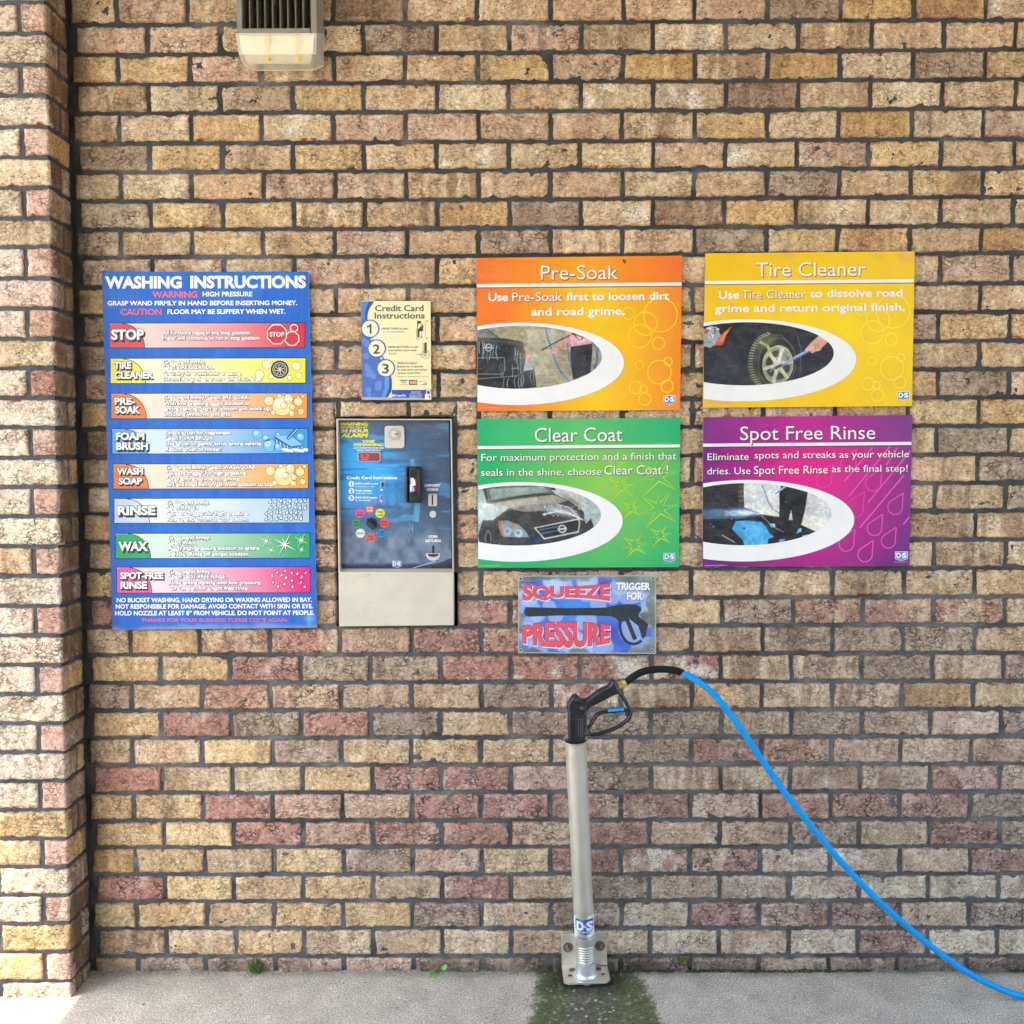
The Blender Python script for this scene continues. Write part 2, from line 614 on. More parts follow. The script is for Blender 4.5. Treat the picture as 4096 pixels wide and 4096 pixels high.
M_BRICK = brick_material()
M_MORTAR = mortar_material()
M_CONC = concrete_material()

# ------------------------------------------------------------------ brickwork
PITCH, BRICK_J, BED = 0.2032, 0.0118, 0.0108
Z_OFF = 0.049
BEDS_R = [78, 199, 318, 435, 559, 673, 789, 903, 1010, 1133, 1246, 1362, 1474, 1587, 1699, 1815, 1927, 2039, 2155, 2269, 2386,
          2499, 2613, 2726, 2839, 2948, 3058, 3168, 3282, 3388, 3497, 3603, 3714, 3828]
bed_z = [back(3850, v).z for v in BEDS_R]
for i in range(len(bed_z)):
    bed_z[i] = 0.55 * bed_z[i] + 0.45 * ((33 - i) * 0.08123 + Z_OFF)
WALL_L, WALL_R, WALL_TOP = -1.256, 2.35, 3.42
OPEN = (back(1340, 2000).x, back(1829, 2000).x, back(1600, 2510).z, back(1600, 1672).z)     # hole the pay box sits in

KIND = {  # base colour, second colour, share of the second, streaky, crack
    't': ('#c2a27e', '#d4bb98', .42, .5, .60), 'y': ('#c4a274', '#d5b88a', .50, .6, .60), 'p': ('#bc9b82', '#cfb49a', .42, .4, .75),
    'r': ('#b08070', '#c09a8a', .38, .2, 1.0), 'm': ('#b28672', '#ceb28e', .48, .5, .95), 'g': ('#a68e77', '#b8a28a', .42, .3, .90),
    'd': ('#947860', '#ae9076', .42, .6, .75), 'o': ('#b38c5e', '#cda874', .50, .9, .55), 's': ('#a98b6b', '#d0b692', .52, .9, .65),
    'w': ('#c2a886', '#eae0d0', .25, .1, .55), 'W': ('#b17d6a', '#d4c0a8', .42, .2, .95), 'c': ('#ccb290', '#dcc8a8', .45, .6, .60),
    'C': ('#d0b8a0', '#dccab4', .45, .3, .80), 'P': ('#c49c88', '#d0ae9a', .40, .3, .65), 'B': ('#6f543e', '#866948', .45, .7, .50)}  # B: dark brown for the pier's side, its shade put into the colour
ROWS = ["tpttdttttpgooww" [:14], "ppttgtpsccsttt", "yypsttyposocgt", "scgytctwwdtctt", "tcywppttsycocp", "gytytwtttwpytt",
        "wctppsttttgtyy", "gyystogwdotttt"[:14], "gtytptgstgyoto", "pptptygtttttpg", "ytpttttttttttt", "gtptpttttttgyy", "gttptttttttttt",
        "dttpttttttttgt", "yttptttttttyyy", "dttpttttttttgt", "gttttttttttttg", "tttpttttttttsg", "yttpttttttttss", "tttpttttttttst",
        "yttptttttttttyy"[:14], "rttttrmtygmmmm", "tymmprmptsgggt", "yyrggrWWWssgsg", "gtmmptgWsossoy", "yrgrgtgggsgppg", "ttygtytpgrmppp",
        "rstyrrpgssssrt", "yyrpprrmrprrrg", "yyrprrprttgtrg", "oytygpyrWmwwtr", "ryetytrtgtppcc".replace('e', ''), "yytyygtgcrmrtg", "stytttttctcrcc", "tgpppgggrgtpgg"]

def brick_colours(kind, U, V, X, Z, wd, ht, seed, grey=0.0, corner=0.0):
    b, s, share, streak, crk = KIND[kind]
    rs = np.random.RandomState(seed)
    base = np.array(rgb(b, 1.02)); sec = np.array(rgb(s, 1.0))
    base = base * 0.96 + base.mean() * 0.04; sec = sec * 0.96 + sec.mean() * 0.04
    jit = 1 + rs.uniform(-0.11, 0.09)
    tint = 1 + rs.uniform(-0.022, 0.022, 3)
    ox, oz = rs.uniform(0, 500, 2)
    blot = fbm(X * 26 + ox, Z * 24 + oz, seed, 4)
    strk = fbm(X * 75 + ox, Z * 9 + oz, seed + 5, 4)
    broad = fbm(X * 11 + oz, Z * 7 + ox, seed + 9, 3)
    nz = blot * (1 - streak) + strk * streak
    nz = nz * 0.6 + broad * 0.4
    k = 0.5 + (0.5 - share) * 0.45
    f = sstep(k - 0.07, k + 0.09, nz)[..., None]
    c = base + (sec - base) * f
    fine = fbm(X * 150 + ox, Z * 110 + oz, seed + 3, 3)[..., None]
    c = c * (0.76 + 0.48 * fine)
    # darker fire-flashed bands
    if kind in 'tyosgpdc' and rs.rand() < 0.55:
        cx, wx = rs.uniform(0, 1), rs.uniform(0.06, 0.22)
        f2 = np.exp(-((U - cx) / wx) ** 2) * sstep(0.35, 0.6, strk) * rs.uniform(0.25, 0.65)
        c = c * (1 - f2[..., None]) + np.array(rgb('#7a5d4c', 0.7)) * f2[..., None]
    # pale lime bloom
    if kind in 'wW' or rs.rand() < 0.05:
        for _ in range(1 if kind != 'W' else 2):
            cx, cy = rs.uniform(0.2, 0.8), rs.uniform(0.3, 0.7)
            dd = ((U - cx) * wd / 0.036) ** 2 + ((V - cy) * ht / 0.019) ** 2
            f2 = np.exp(-dd) * sstep(0.32, 0.60, blot) * (0.75 if kind == 'w' else 0.55 if kind == 'W' else 0.35)
            c = c * (1 - f2[..., None]) + np.array(rgb('#f4ecdf', 0.85)) * f2[..., None]
    # rusty chips along the arrises
    edge = np.minimum(V, 1 - V) * ht
    chip = fbm(X * 60 + ox * 2, Z * 60 + oz, seed + 13, 3)
    thr = 0.76 if rs.rand() < 0.7 else 0.67
    f3 = (sstep(thr, thr + 0.03, chip) * sstep(0.010, 0.003, edge))[..., None]
    c = c * (1 - f3) + np.array(rgb('#9c4a2c', 0.8)) * f3
    # thin darker rim along the arrises
    rim = np.minimum(np.minimum(U, 1 - U) * wd, edge)
    f4 = (sstep(0.0030, 0.0, rim) * 0.22)[..., None]
    c = c * (1 - f4) + np.array((0.055, 0.048, 0.042)) * f4
    c = c * jit * tint
    lum = c.mean(-1, keepdims=True)
    c = (c + (lum * np.array((1.05, 1.0, 0.92)) - c) * grey) * (1 - 0.42 * grey)
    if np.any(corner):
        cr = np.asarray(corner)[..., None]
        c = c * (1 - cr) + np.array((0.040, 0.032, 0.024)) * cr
    # worn paler band just inside the arris
    f5 = (np.exp(-((rim - 0.006) / 0.004) ** 2) * sstep(.42, .6, blot) * .22)[..., None]
    c = c * (1 - f5) + np.array((0.62, 0.53, 0.42)) * f5
    A = crk * rs.uniform(0.65, 1.1) * np.ones(c.shape[:2] + (1,))
    return np.concatenate([np.clip(c, 0.004, 0.86), np.clip(A, 0, 1)], -1)

def notch(rs, u):
    o = 0 * u
    for _ in range(rs.choice([0, 0, 1, 1, 2])):
        o = o + np.exp(-((u - rs.uniform(0, 1)) / rs.uniform(.02, .07)) ** 2) * rs.uniform(.001, .0055)
    return o

class BrickMesh:
    def __init__(self):
        self.V, self.F, self.C, self.n = [], [], [], 0
    def brick(self, a0, a1, z0, z1, kind, seed, face, grey=0.0, cornerfn=None, depth=0.030, cell=0.0043):
        """face(a, z, out) -> world xyz arrays; a runs along the wall, out is the height of relief"""
        wd, ht = a1 - a0, z1 - z0
        nx, nz = max(5, int(wd / cell)), max(4, int(ht / cell))
        u, v = np.meshgrid(np.linspace(0, 1, nx + 1), np.linspace(0, 1, nz + 1))
        rs = np.random.RandomState(seed + 77)
        # uneven arrises, slightly skewed outline
        o = rs.uniform(0, 900)
        zt = z1 + (fbm(u * wd * 55 + o, 0 * u, seed, 3) - 0.55) * 0.0050 + (u - .5) * rs.uniform(-.003, .003) - notch(rs, u)
        zb = z0 + (fbm(u * wd * 55 + o + 40, 0 * u, seed + 1, 3) - 0.45) * 0.0050 + (u - .5) * rs.uniform(-.003, .003) + notch(rs, u)
        xl = a0 + (fbm(v * ht * 60 + o + 80, 0 * v, seed + 2, 3) - 0.45) * 0.0045 + (v - .5) * rs.uniform(-.003, .003)
        xr = a1 + (fbm(v * ht * 60 + o + 120, 0 * v, seed + 3, 3) - 0.55) * 0.0045 + (v - .5) * rs.uniform(-.003, .003)
        A = xl + (xr - xl) * u
        Z = zb + (zt - zb) * v
        e = np.minimum(np.minimum(u, 1 - u) * wd, np.minimum(v, 1 - v) * ht)
        rnd = np.where(e < 0.005, -(1 - e / 0.005) ** 2 * 0.0035, 0)
        crk = KIND[kind][4]
        rel = (fbm(A * 70 + o, Z * 85, seed + 4, 4) - 0.5) * 0.0052 * (0.5 + crk)
        rid = np.abs(fbm(A * 48 + o + 7, Z * 62, seed + 6, 3) - 0.5)
        rel = rel - sstep(0.045, 0.0, rid) * 0.0026 * crk
        out = rs.uniform(-0.0012, 0.0022) + (u - .5) * rs.uniform(-.002, .002) + (v - .5) * rs.uniform(-.002, .002) + rel + rnd
        P = face(A, Z, out)
        gr = grey(A.mean(), Z.mean()) if callable(grey) else grey
        C = brick_colours(kind, u, v, A, Z, wd, ht, seed, gr, cornerfn(A, Z) if cornerfn else 0.0)
        b = self.n
        m = (nx + 1) * (nz + 1)
        idx = np.arange(m).reshape(nz + 1, nx + 1)
        q = np.stack([idx[:-1, :-1], idx[:-1, 1:], idx[1:, 1:], idx[1:, :-1]], -1).reshape(-1, 4)
        ring = np.concatenate([idx[0, :], idx[1:, -1], idx[-1, -2::-1], idx[-2:0:-1, 0]])
        Pf = P.reshape(-1, 3)
        dp = face(A, Z, np.full_like(A, -depth)).reshape(-1, 3)[ring]
        k = len(ring)
        r2 = np.arange(k) + m
        sk = np.stack([ring, r2, np.roll(r2, -1), np.roll(ring, -1)], -1)
        self.V += [Pf, dp]
        Cf = C.reshape(-1, 4)
        self.C += [Cf, Cf[ring] * np.array((.8, .8, .8, 1))]
        self.F += [q + b, sk + b]
        self.n += m + k
    def build(self, name, mat, parent, flip=False):
        V = np.concatenate(self.V); F = np.concatenate(self.F); C = np.concatenate(self.C)
        if flip:
            F = F[:, ::-1]
        return np_mesh(name, V, F, C, mat, parent)

def np_mesh(name, V, F, C, mat, parent=None, smooth=True):
    o0 = ORG[parent] if parent is not None else Vector((0, 0, 0))
    V = V - np.array(o0[:])
    me = bpy.data.meshes.new(name)
    me.vertices.add(len(V)); me.loops.add(F.size); me.polygons.add(len(F))
    me.vertices.foreach_set('co', V.astype(np.float32).ravel())
    me.loops.foreach_set('vertex_index', F.astype(np.int32).ravel())
    me.polygons.foreach_set('loop_start', np.arange(0, F.size, 4, dtype=np.int32))
    me.polygons.foreach_set('loop_total', np.full(len(F), 4, dtype=np.int32))
    me.update(calc_edges=True)
    me.polygons.foreach_set('use_smooth', np.full(len(F), smooth, dtype=bool))
    at = me.color_attributes.new('Col', 'FLOAT_COLOR', 'POINT')
    at.data.foreach_set('color', C.astype(np.float32).ravel())
    me.materials.append(mat)
    o = bpy.data.objects.new(name, me)
    COL.objects.link(o)
    if parent is not None:
        o.parent = parent
    ORG[o] = o0
    return o

wall = thing('brick_wall', (0.5, 0, 0), 'long tan and reddish brick wall with dark mortar behind all the signs', 'brick wall')
bmesh_wall = BrickMesh()
WF = lambda a, z, o: np.stack([a, -o, z], -1)
def wall_grey(x, z):
    return float(np.clip((1.45 - z) / 1.2, 0, 1) * np.clip((x + 0.75) / 1.3, 0, 1)) * 0.42
def wall_grime_shade(A, Z):
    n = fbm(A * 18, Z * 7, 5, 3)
    c = sstep(0.075, 0.0, A - WALL_L - (n - 0.5) * 0.06) * 0.75  # inner corner: dirt and corner shade both put into the colour
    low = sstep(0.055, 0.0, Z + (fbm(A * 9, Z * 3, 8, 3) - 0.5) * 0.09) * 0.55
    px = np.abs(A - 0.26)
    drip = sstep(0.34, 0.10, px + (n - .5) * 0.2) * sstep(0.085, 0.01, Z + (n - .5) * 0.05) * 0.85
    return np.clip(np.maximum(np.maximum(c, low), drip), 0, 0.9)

n_top = 10
courses = []
for k in range(-n_top, 35):
    zt = bed_z[k - 1] if k >= 1 else bed_z[0] + (1 - k) * 0.0815
    zb = bed_z[k] if 0 <= k <= 33 else (bed_z[33] - 0.0812 if k == 34 else bed_z[0] - k * 0.0815)
    courses.append((k, zb + BED / 2, zt - BED / 2))
rk = random.Random(3)
extra = 'ttptysgctt'
for k, zb, zt in courses:
    x = -1.1232 + (0.0859 if k % 2 else 0.0)
    xs = [WALL_L + (0.020 if k % 2 else 0.006)]
    while x < WALL_R:
        xs.append(x + rk.uniform(-0.0025, 0.0025))
        x += PITCH
    row = ROWS[k] if 0 <= k < len(ROWS) else None
    for i in range(len(xs) - 1):
        a0 = xs[i] + (BRICK_J / 2 if i else 0)
        a1 = xs[i + 1] - BRICK_J / 2
        kind = row[i] if row and i < len(row) else rk.choice(extra)
        seed = 1000 + k * 37 + i
        parts = [(a0, a1, zb, zt)]
        if a1 > OPEN[0] and a0 < OPEN[1] and zt > OPEN[2] and zb < OPEN[3]:
            parts = []
            if a0 < OPEN[0] - 0.012: parts.append((a0, OPEN[0], zb, zt))
            if a1 > OPEN[1] + 0.012: parts.append((OPEN[1], a1, zb, zt))
            m0, m1 = max(a0, OPEN[0]), min(a1, OPEN[1])
            if zt > OPEN[3] + 0.018: parts.append((m0, m1, OPEN[3] + 0.004, zt))
            if zb < OPEN[2] - 0.018: parts.append((m0, m1, zb, OPEN[2]))
        for j, (b0, b1, c0, c1) in enumerate(parts):
            bmesh_wall.brick(b0, b1, c0, c1, kind, seed + j * 5000, WF, wall_grey, wall_grime_shade)
bmesh_wall.build('bricks', M_BRICK, wall)

# mortar: one uneven sheet a little behind the brick faces, open where the pay box goes through the wall
def sheet_mesh(name, a0, a1, z0, z1, step, fn, mat, parent, hole=None):
    nx, nz = int((a1 - a0) / step), int((z1 - z0) / step)
    A, Z = np.meshgrid(np.linspace(a0, a1, nx + 1), np.linspace(z0, z1, nz + 1))
    P, C = fn(A, Z)
    idx = np.arange((nx + 1) * (nz + 1)).reshape(nz + 1, nx + 1)
    q = np.stack([idx[:-1, :-1], idx[:-1, 1:], idx[1:, 1:], idx[1:, :-1]], -1).reshape(-1, 4)
    if hole is not None:
        ca = A[:-1, :-1].ravel() + step / 2; cz = Z[:-1, :-1].ravel() + step / 2
        q = q[~((ca > hole[0]) & (ca < hole[1]) & (cz > hole[2]) & (cz < hole[3]))]
    return np_mesh(name, P.reshape(-1, 3), q, C.reshape(-1, 4), mat, parent)

def mortar_fn(A, Z):
    o = 0.0050 + (fbm(A * 45, Z * 45, 31, 4) - 0.5) * 0.0145
    c = np.array((0.060, 0.060, 0.060)) * np.ones(A.shape + (1,))
    low = sstep(1.9, 0.6, Z)[..., None]
    c = c * (1 - low) + np.array((0.092, 0.092, 0.092)) * low
    pale = (sstep(.56, .68, fbm(A * 7 + 4, Z * 10, 33, 5)) * .45)[..., None]
    c = c * (1 - pale) + np.array((0.17, 0.165, 0.155)) * pale
    dk = (sstep(.54, .66, fbm(A * 5 + 14, Z * 12, 34, 5)) * .5)[..., None]
    c = c * (1 - dk) + np.array((0.035, 0.032, 0.030)) * dk
    g = (wall_grime_shade(A, Z) * 0.85)[..., None]
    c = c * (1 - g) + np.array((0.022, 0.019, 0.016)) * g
    moss = (sstep(0.022, 0.004, Z + (fbm(A * 22, Z * 22, 3, 3) - 0.5) * 0.03) * sstep(-0.05, 0.1, A) * 0.8)[..., None]
    c = c * (1 - moss) + np.array((0.035, 0.048, 0.016)) * moss
    return np.stack([A, o, Z], -1), np.concatenate([c, np.ones(A.shape + (1,))], -1)
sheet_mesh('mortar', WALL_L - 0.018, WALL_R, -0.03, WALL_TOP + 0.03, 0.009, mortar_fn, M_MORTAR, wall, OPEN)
core = Acc()
box(core, WALL_L - 0.6, OPEN[0] - 0.002, 0.022, 0.20, -0.03, WALL_TOP, (0.05, 0.05, 0.05))
box(core, OPEN[1] + 0.002, WALL_R, 0.022, 0.20, -0.03, WALL_TOP, (0.05, 0.05, 0.05))
box(core, OPEN[0] - 0.002, OPEN[1] + 0.002, 0.022, 0.20, OPEN[3] + 0.002, WALL_TOP, (0.05, 0.05, 0.05))
box(core, OPEN[0] - 0.002, OPEN[1] + 0.002, 0.022, 0.20, -0.03, OPEN[2] - 0.002, (0.05, 0.05, 0.05))
box(core, OPEN[0] - 0.01, OPEN[1] + 0.01, 0.201, 0.22, OPEN[2] - 0.1, OPEN[3] + 0.1, (0.02, 0.02, 0.02))
box(core, back(1812, 2000).x, OPEN[1] + .001, 0.004, 0.0215, back(1600, 2290).z, OPEN[3] + .001, (0.075, 0.075, 0.075))
core.build('core', M_MORTAR, wall)

# ------------------------------------------------------------------ pilaster at the bay's corner
PIL = 0.137
pil = thing('brick_pilaster', (-1.5, -0.07, 0), 'projecting brick pier at the left edge, sunlit near its foot', 'brick pillar')
bp = BrickMesh()
PF = lambda a, z, o: np.stack([a, -PIL - o, z], -1)
SF = lambda a, z, o: np.stack([WALL_L + o, a, z], -1)     # side face, a = y
rk = random.Random(11)
fr_stub = 'PPpPPPPpPr'; fr_long = 'CCtCCcCsCC'
def pil_grime_shade(A, Z):
    return sstep(0.045, 0.0, -A - (fbm(A * 18, Z * 7, 6, 3) - 0.5) * 0.05) * 0.8  # darker towards the inner corner: dirt plus painted corner shade
for k, zb, zt in courses:
    sd = 9000 + k * 41
    if k % 2:
        bp.brick(WALL_L - 0.0665, WALL_L - 0.001, zb, zt, rk.choice(fr_stub), sd, PF)
        x = WALL_L - 0.0665 - 0.013
        bp.brick(-PIL + 0.009, -0.016, zb, zt, rk.choice('BdBBoB'), sd + 9, SF, 0, pil_grime_shade)
    else:
        x = WALL_L - 0.001
        bp.brick(-PIL + 0.009, -PIL + 0.070, zb, zt, rk.choice('BdBdB'), sd + 9, SF, 0, pil_grime_shade)
        bp.brick(-PIL + 0.081, -0.016, zb, zt, rk.choice('BdgBo'), sd + 11, SF, 0, pil_grime_shade)
    for j in range(4):
        x0 = max(x - 0.190, -1.86)
        if x - x0 > 0.02:
            bp.brick(x0, x, zb, zt, ('y' if k > 27 and rk.random() < .5 else rk.choice(fr_long)), sd + 20 + j, PF)
        x -= 0.190 + 0.013
bp.build('bricks', M_BRICK, pil)
def pm_fn(A, Z):
    o = -PIL + 0.0065 + (fbm(A * 45 + 9, Z * 45, 37, 4) - 0.5) * 0.009
    c = np.array((0.085, 0.088, 0.092)) * np.ones(A.shape + (1,))
    return np.stack([A, o, Z], -1), np.concatenate([c, np.ones(A.shape + (1,))], -1)
def sm_fn(A, Z):
    o = WALL_L - 0.006 + (fbm(A * 45 + 3, Z * 45, 39, 4) - 0.5) * 0.008
    c = np.array((0.060, 0.058, 0.055)) * np.ones(A.shape + (1,))
    g = pil_grime_shade(A, Z)[..., None]
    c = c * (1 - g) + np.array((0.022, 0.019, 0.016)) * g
    return np.stack([o, A, Z], -1), np.concatenate([c, np.ones(A.shape + (1,))], -1)
sheet_mesh('mortar', -1.86, WALL_L - 0.006, -0.03, WALL_TOP, 0.010, pm_fn, M_MORTAR, pil)
sheet_mesh('mortar', -PIL + 0.006, 0.018, -0.03, WALL_TOP, 0.009, sm_fn, M_MORTAR, pil)
core = Acc()
box(core, -1.86, WALL_L - 0.020, -PIL + 0.020, 0.019, -0.03, WALL_TOP, (0.05, 0.05, 0.05))
core.build('core', M_MORTAR, pil)

# ------------------------------------------------------------------ ground
def ground_fn(A, B):
    """A = x, B = y ; fine sheet in front of the wall"""
    z = (fbm(A * 30, B * 30, 51, 4) - 0.5) * 0.0025
    z = z + sstep(-0.02, 0.01, B) * (fbm(A * 40, B * 40, 52, 3)) * 0.006
    c = np.array(rgb('#bfbaad', 0.76)) * np.ones(A.shape + (1,))
    n = fbm(A * 14, B * 14, 53, 4)
    # damp algae fan below the wand holder
    cx = 0.20 - (B + 0.05) * 0.02
    half = 0.145 + (-B) * 0.12
    d = np.abs(A - cx) + (n - 0.5) * 0.05 + (fbm(A * 160, B * 160, 54, 2) - .5) * 0.035
    fan = sstep(half + 0.014, half - 0.014, d)
    core = sstep(half * 0.62, half * 0.25, d)
    f = fan[..., None]
    green = np.array((0.105, 0.125, 0.055)); dark = np.array((0.135, 0.130, 0.105))
    k = core[..., None]
    k2 = k * (0.35 + 0.65 * sstep(.40, .58, fbm(A * 26, B * 26, 57, 4))[..., None])
    alg = green * (1 - k2) + dark * k2
    wet = sstep(-0.16, -0.06, B)[..., None] * sstep(half * 1.0, half * .55, d)[..., None]
    alg = alg * (1 - 0.62 * wet)
    c = c * (1 - f) + alg * f
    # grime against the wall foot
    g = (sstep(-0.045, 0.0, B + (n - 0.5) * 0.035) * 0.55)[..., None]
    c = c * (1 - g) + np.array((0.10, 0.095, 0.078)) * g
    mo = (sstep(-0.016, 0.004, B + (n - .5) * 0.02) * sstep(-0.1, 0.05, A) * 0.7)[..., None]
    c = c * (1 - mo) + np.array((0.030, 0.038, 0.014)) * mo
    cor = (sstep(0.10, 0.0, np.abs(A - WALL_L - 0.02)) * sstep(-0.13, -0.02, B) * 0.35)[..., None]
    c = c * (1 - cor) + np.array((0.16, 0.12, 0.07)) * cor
    return np.stack([A, B, z], -1), np.concatenate([c, (fan * (0.65 + 0.35 * core))[..., None]], -1)
gq = sheet_mesh('pavement', -1.9, 2.0, -0.62, 0.035, 0.006, ground_fn, M_CONC, None)
tag(gq, 'pale worn concrete slab along the foot of the wall', 'pavement', None, 'structure')
g2 = Acc()
gc = rgb('#bfbaad', 0.76)
z0 = -0.004
V = []
for (x0, x1, y0, y1) in ((-60, 60, -60, -0.61), (-60, -1.89, -0.61, 40), (1.99, 60, -0.61, 40)):
    b = len(V)
    g2.add([(x0, y0, z0), (x1, y0, z0), (x1, y1, z0), (x0, y1, z0)], [(0, 1, 2, 3)], gc)
gout = g2.build('ground', M_CONC)
tag(gout, 'flat concrete forecourt around the wash bay', 'ground', None, 'structure')

# ------------------------------------------------------------------ the bay around the camera (outside the picture; it shades the wall)
ROOF_Z, ROOF_EDGE = 3.42, -1.243 - 3.42 / (SUN.z / -SUN.x) 
M_WHITE, t_, b_ = nodes_of('bay_ceiling_paint')
b_.inputs['Base Color'].default_value = (0.62, 0.60, 0.55, 1)
b_.inputs['Roughness'].default_value = 0.7
rf = Acc()
box(rf, ROOF_EDGE, 4.2, -5.0, 0.25, ROOF_Z, ROOF_Z + 0.25, (0.6, 0.6, 0.55))
ro = rf.build('bay_roof', M_WHITE)
tag(ro, 'flat roof over the wash bay', 'roof', None, 'structure')
ow = Acc()
box(ow, -1.3, 2.4, -4.95, -4.75, -0.02, ROOF_Z, (0.42, 0.33, 0.23))
oo = ow.build('opposite_wall', M_BRICK)
tag(oo, 'brick wall on the far side of the wash bay', 'wall', None, 'structure')

# ------------------------------------------------------------------ printed signs
WHITE = '#f4f4f2'
def panel(sh, corners, thick, side, fn, parent, nx=40, ny=30, mat=None):
    acc = Acc()
    P = [sh.raw(*c) for c in corners]                       # tl, tr, br, bl
    slab(acc, [P[0], P[3], P[2], P[1]], thick, rgb(side))
    sh.acc = acc
    sh.grid(corners, nx, ny, fn, 1)
    return acc.build('panel', mat or M_PRINT, parent)

def part(sh, name, parent, fn, mat=None, label=None):
    sh.acc = Acc()
    fn()
    return sh.acc.build(name, mat or M_PRINT, parent, label)

def colour_field(f):
    return lambda u, v: f(u, v)

def lerp3(a, b, t):
    return np.array(rgb(a)) + (np.array(rgb(b)) - np.array(rgb(a))) * np.asarray(t)[..., None]

def ds_logo(sh, x0, y0, x1, y1, L=2, words=True):
    w_, h = x1 - x0, y1 - y0
    sh.poly([(x0, y0), (x1, y0), (x1, y0 + .80 * h), (x0 + .82 * w_, y0 + .93 * h), (x0 + .5 * w_, y1), (x0 + .18 * w_, y0 + .93 * h), (x0, y0 + .80 * h)], '#dfeaf2', L)
    i = 0.055 * w_
    sh.poly([(x0 + i, y0 + i), (x1 - i, y0 + i), (x1 - i, y0 + .77 * h), (x0 + .80 * w_, y0 + .885 * h), (x0 + .5 * w_, y1 - i), (x0 + .20 * w_, y0 + .885 * h), (x0 + i, y0 + .77 * h)], '#1f6cb4', L + 1)
    sh.text('D', x0 + .10 * w_, x0 + .47 * w_, y0 + .68 * h, .54 * h, WHITE, L + 2, 0.045)
    sh.text('S', x0 + .54 * w_, x0 + .91 * w_, y0 + .68 * h, .54 * h, WHITE, L + 2, 0.045)
    sh.rect(x0 + .44 * w_, y0 + .38 * h, x0 + .57 * w_, y0 + .46 * h, WHITE, L + 2)
    if words:
        sh.text('CAR WASH SYSTEMS', x0 + .20 * w_, x0 + .82 * w_, y0 + .83 * h, .09 * h, '#dfeaf2', L + 2, 0.02, res=1)

def swoosh(sh, cx, cy, a, b, ix, iy, ia, ib, x_left):
    """white oval frame and the convex outline its picture is cut to"""
    half = [(x_left, cy - 2000), (6000, cy - 2000), (6000, cy + 2000), (x_left, cy + 2000)]
    outer = clip(ellipse(cx, cy, a, b, 90), half)
    inner = clip(ellipse(ix, iy, ia, ib, 80), half)
    return outer, inner

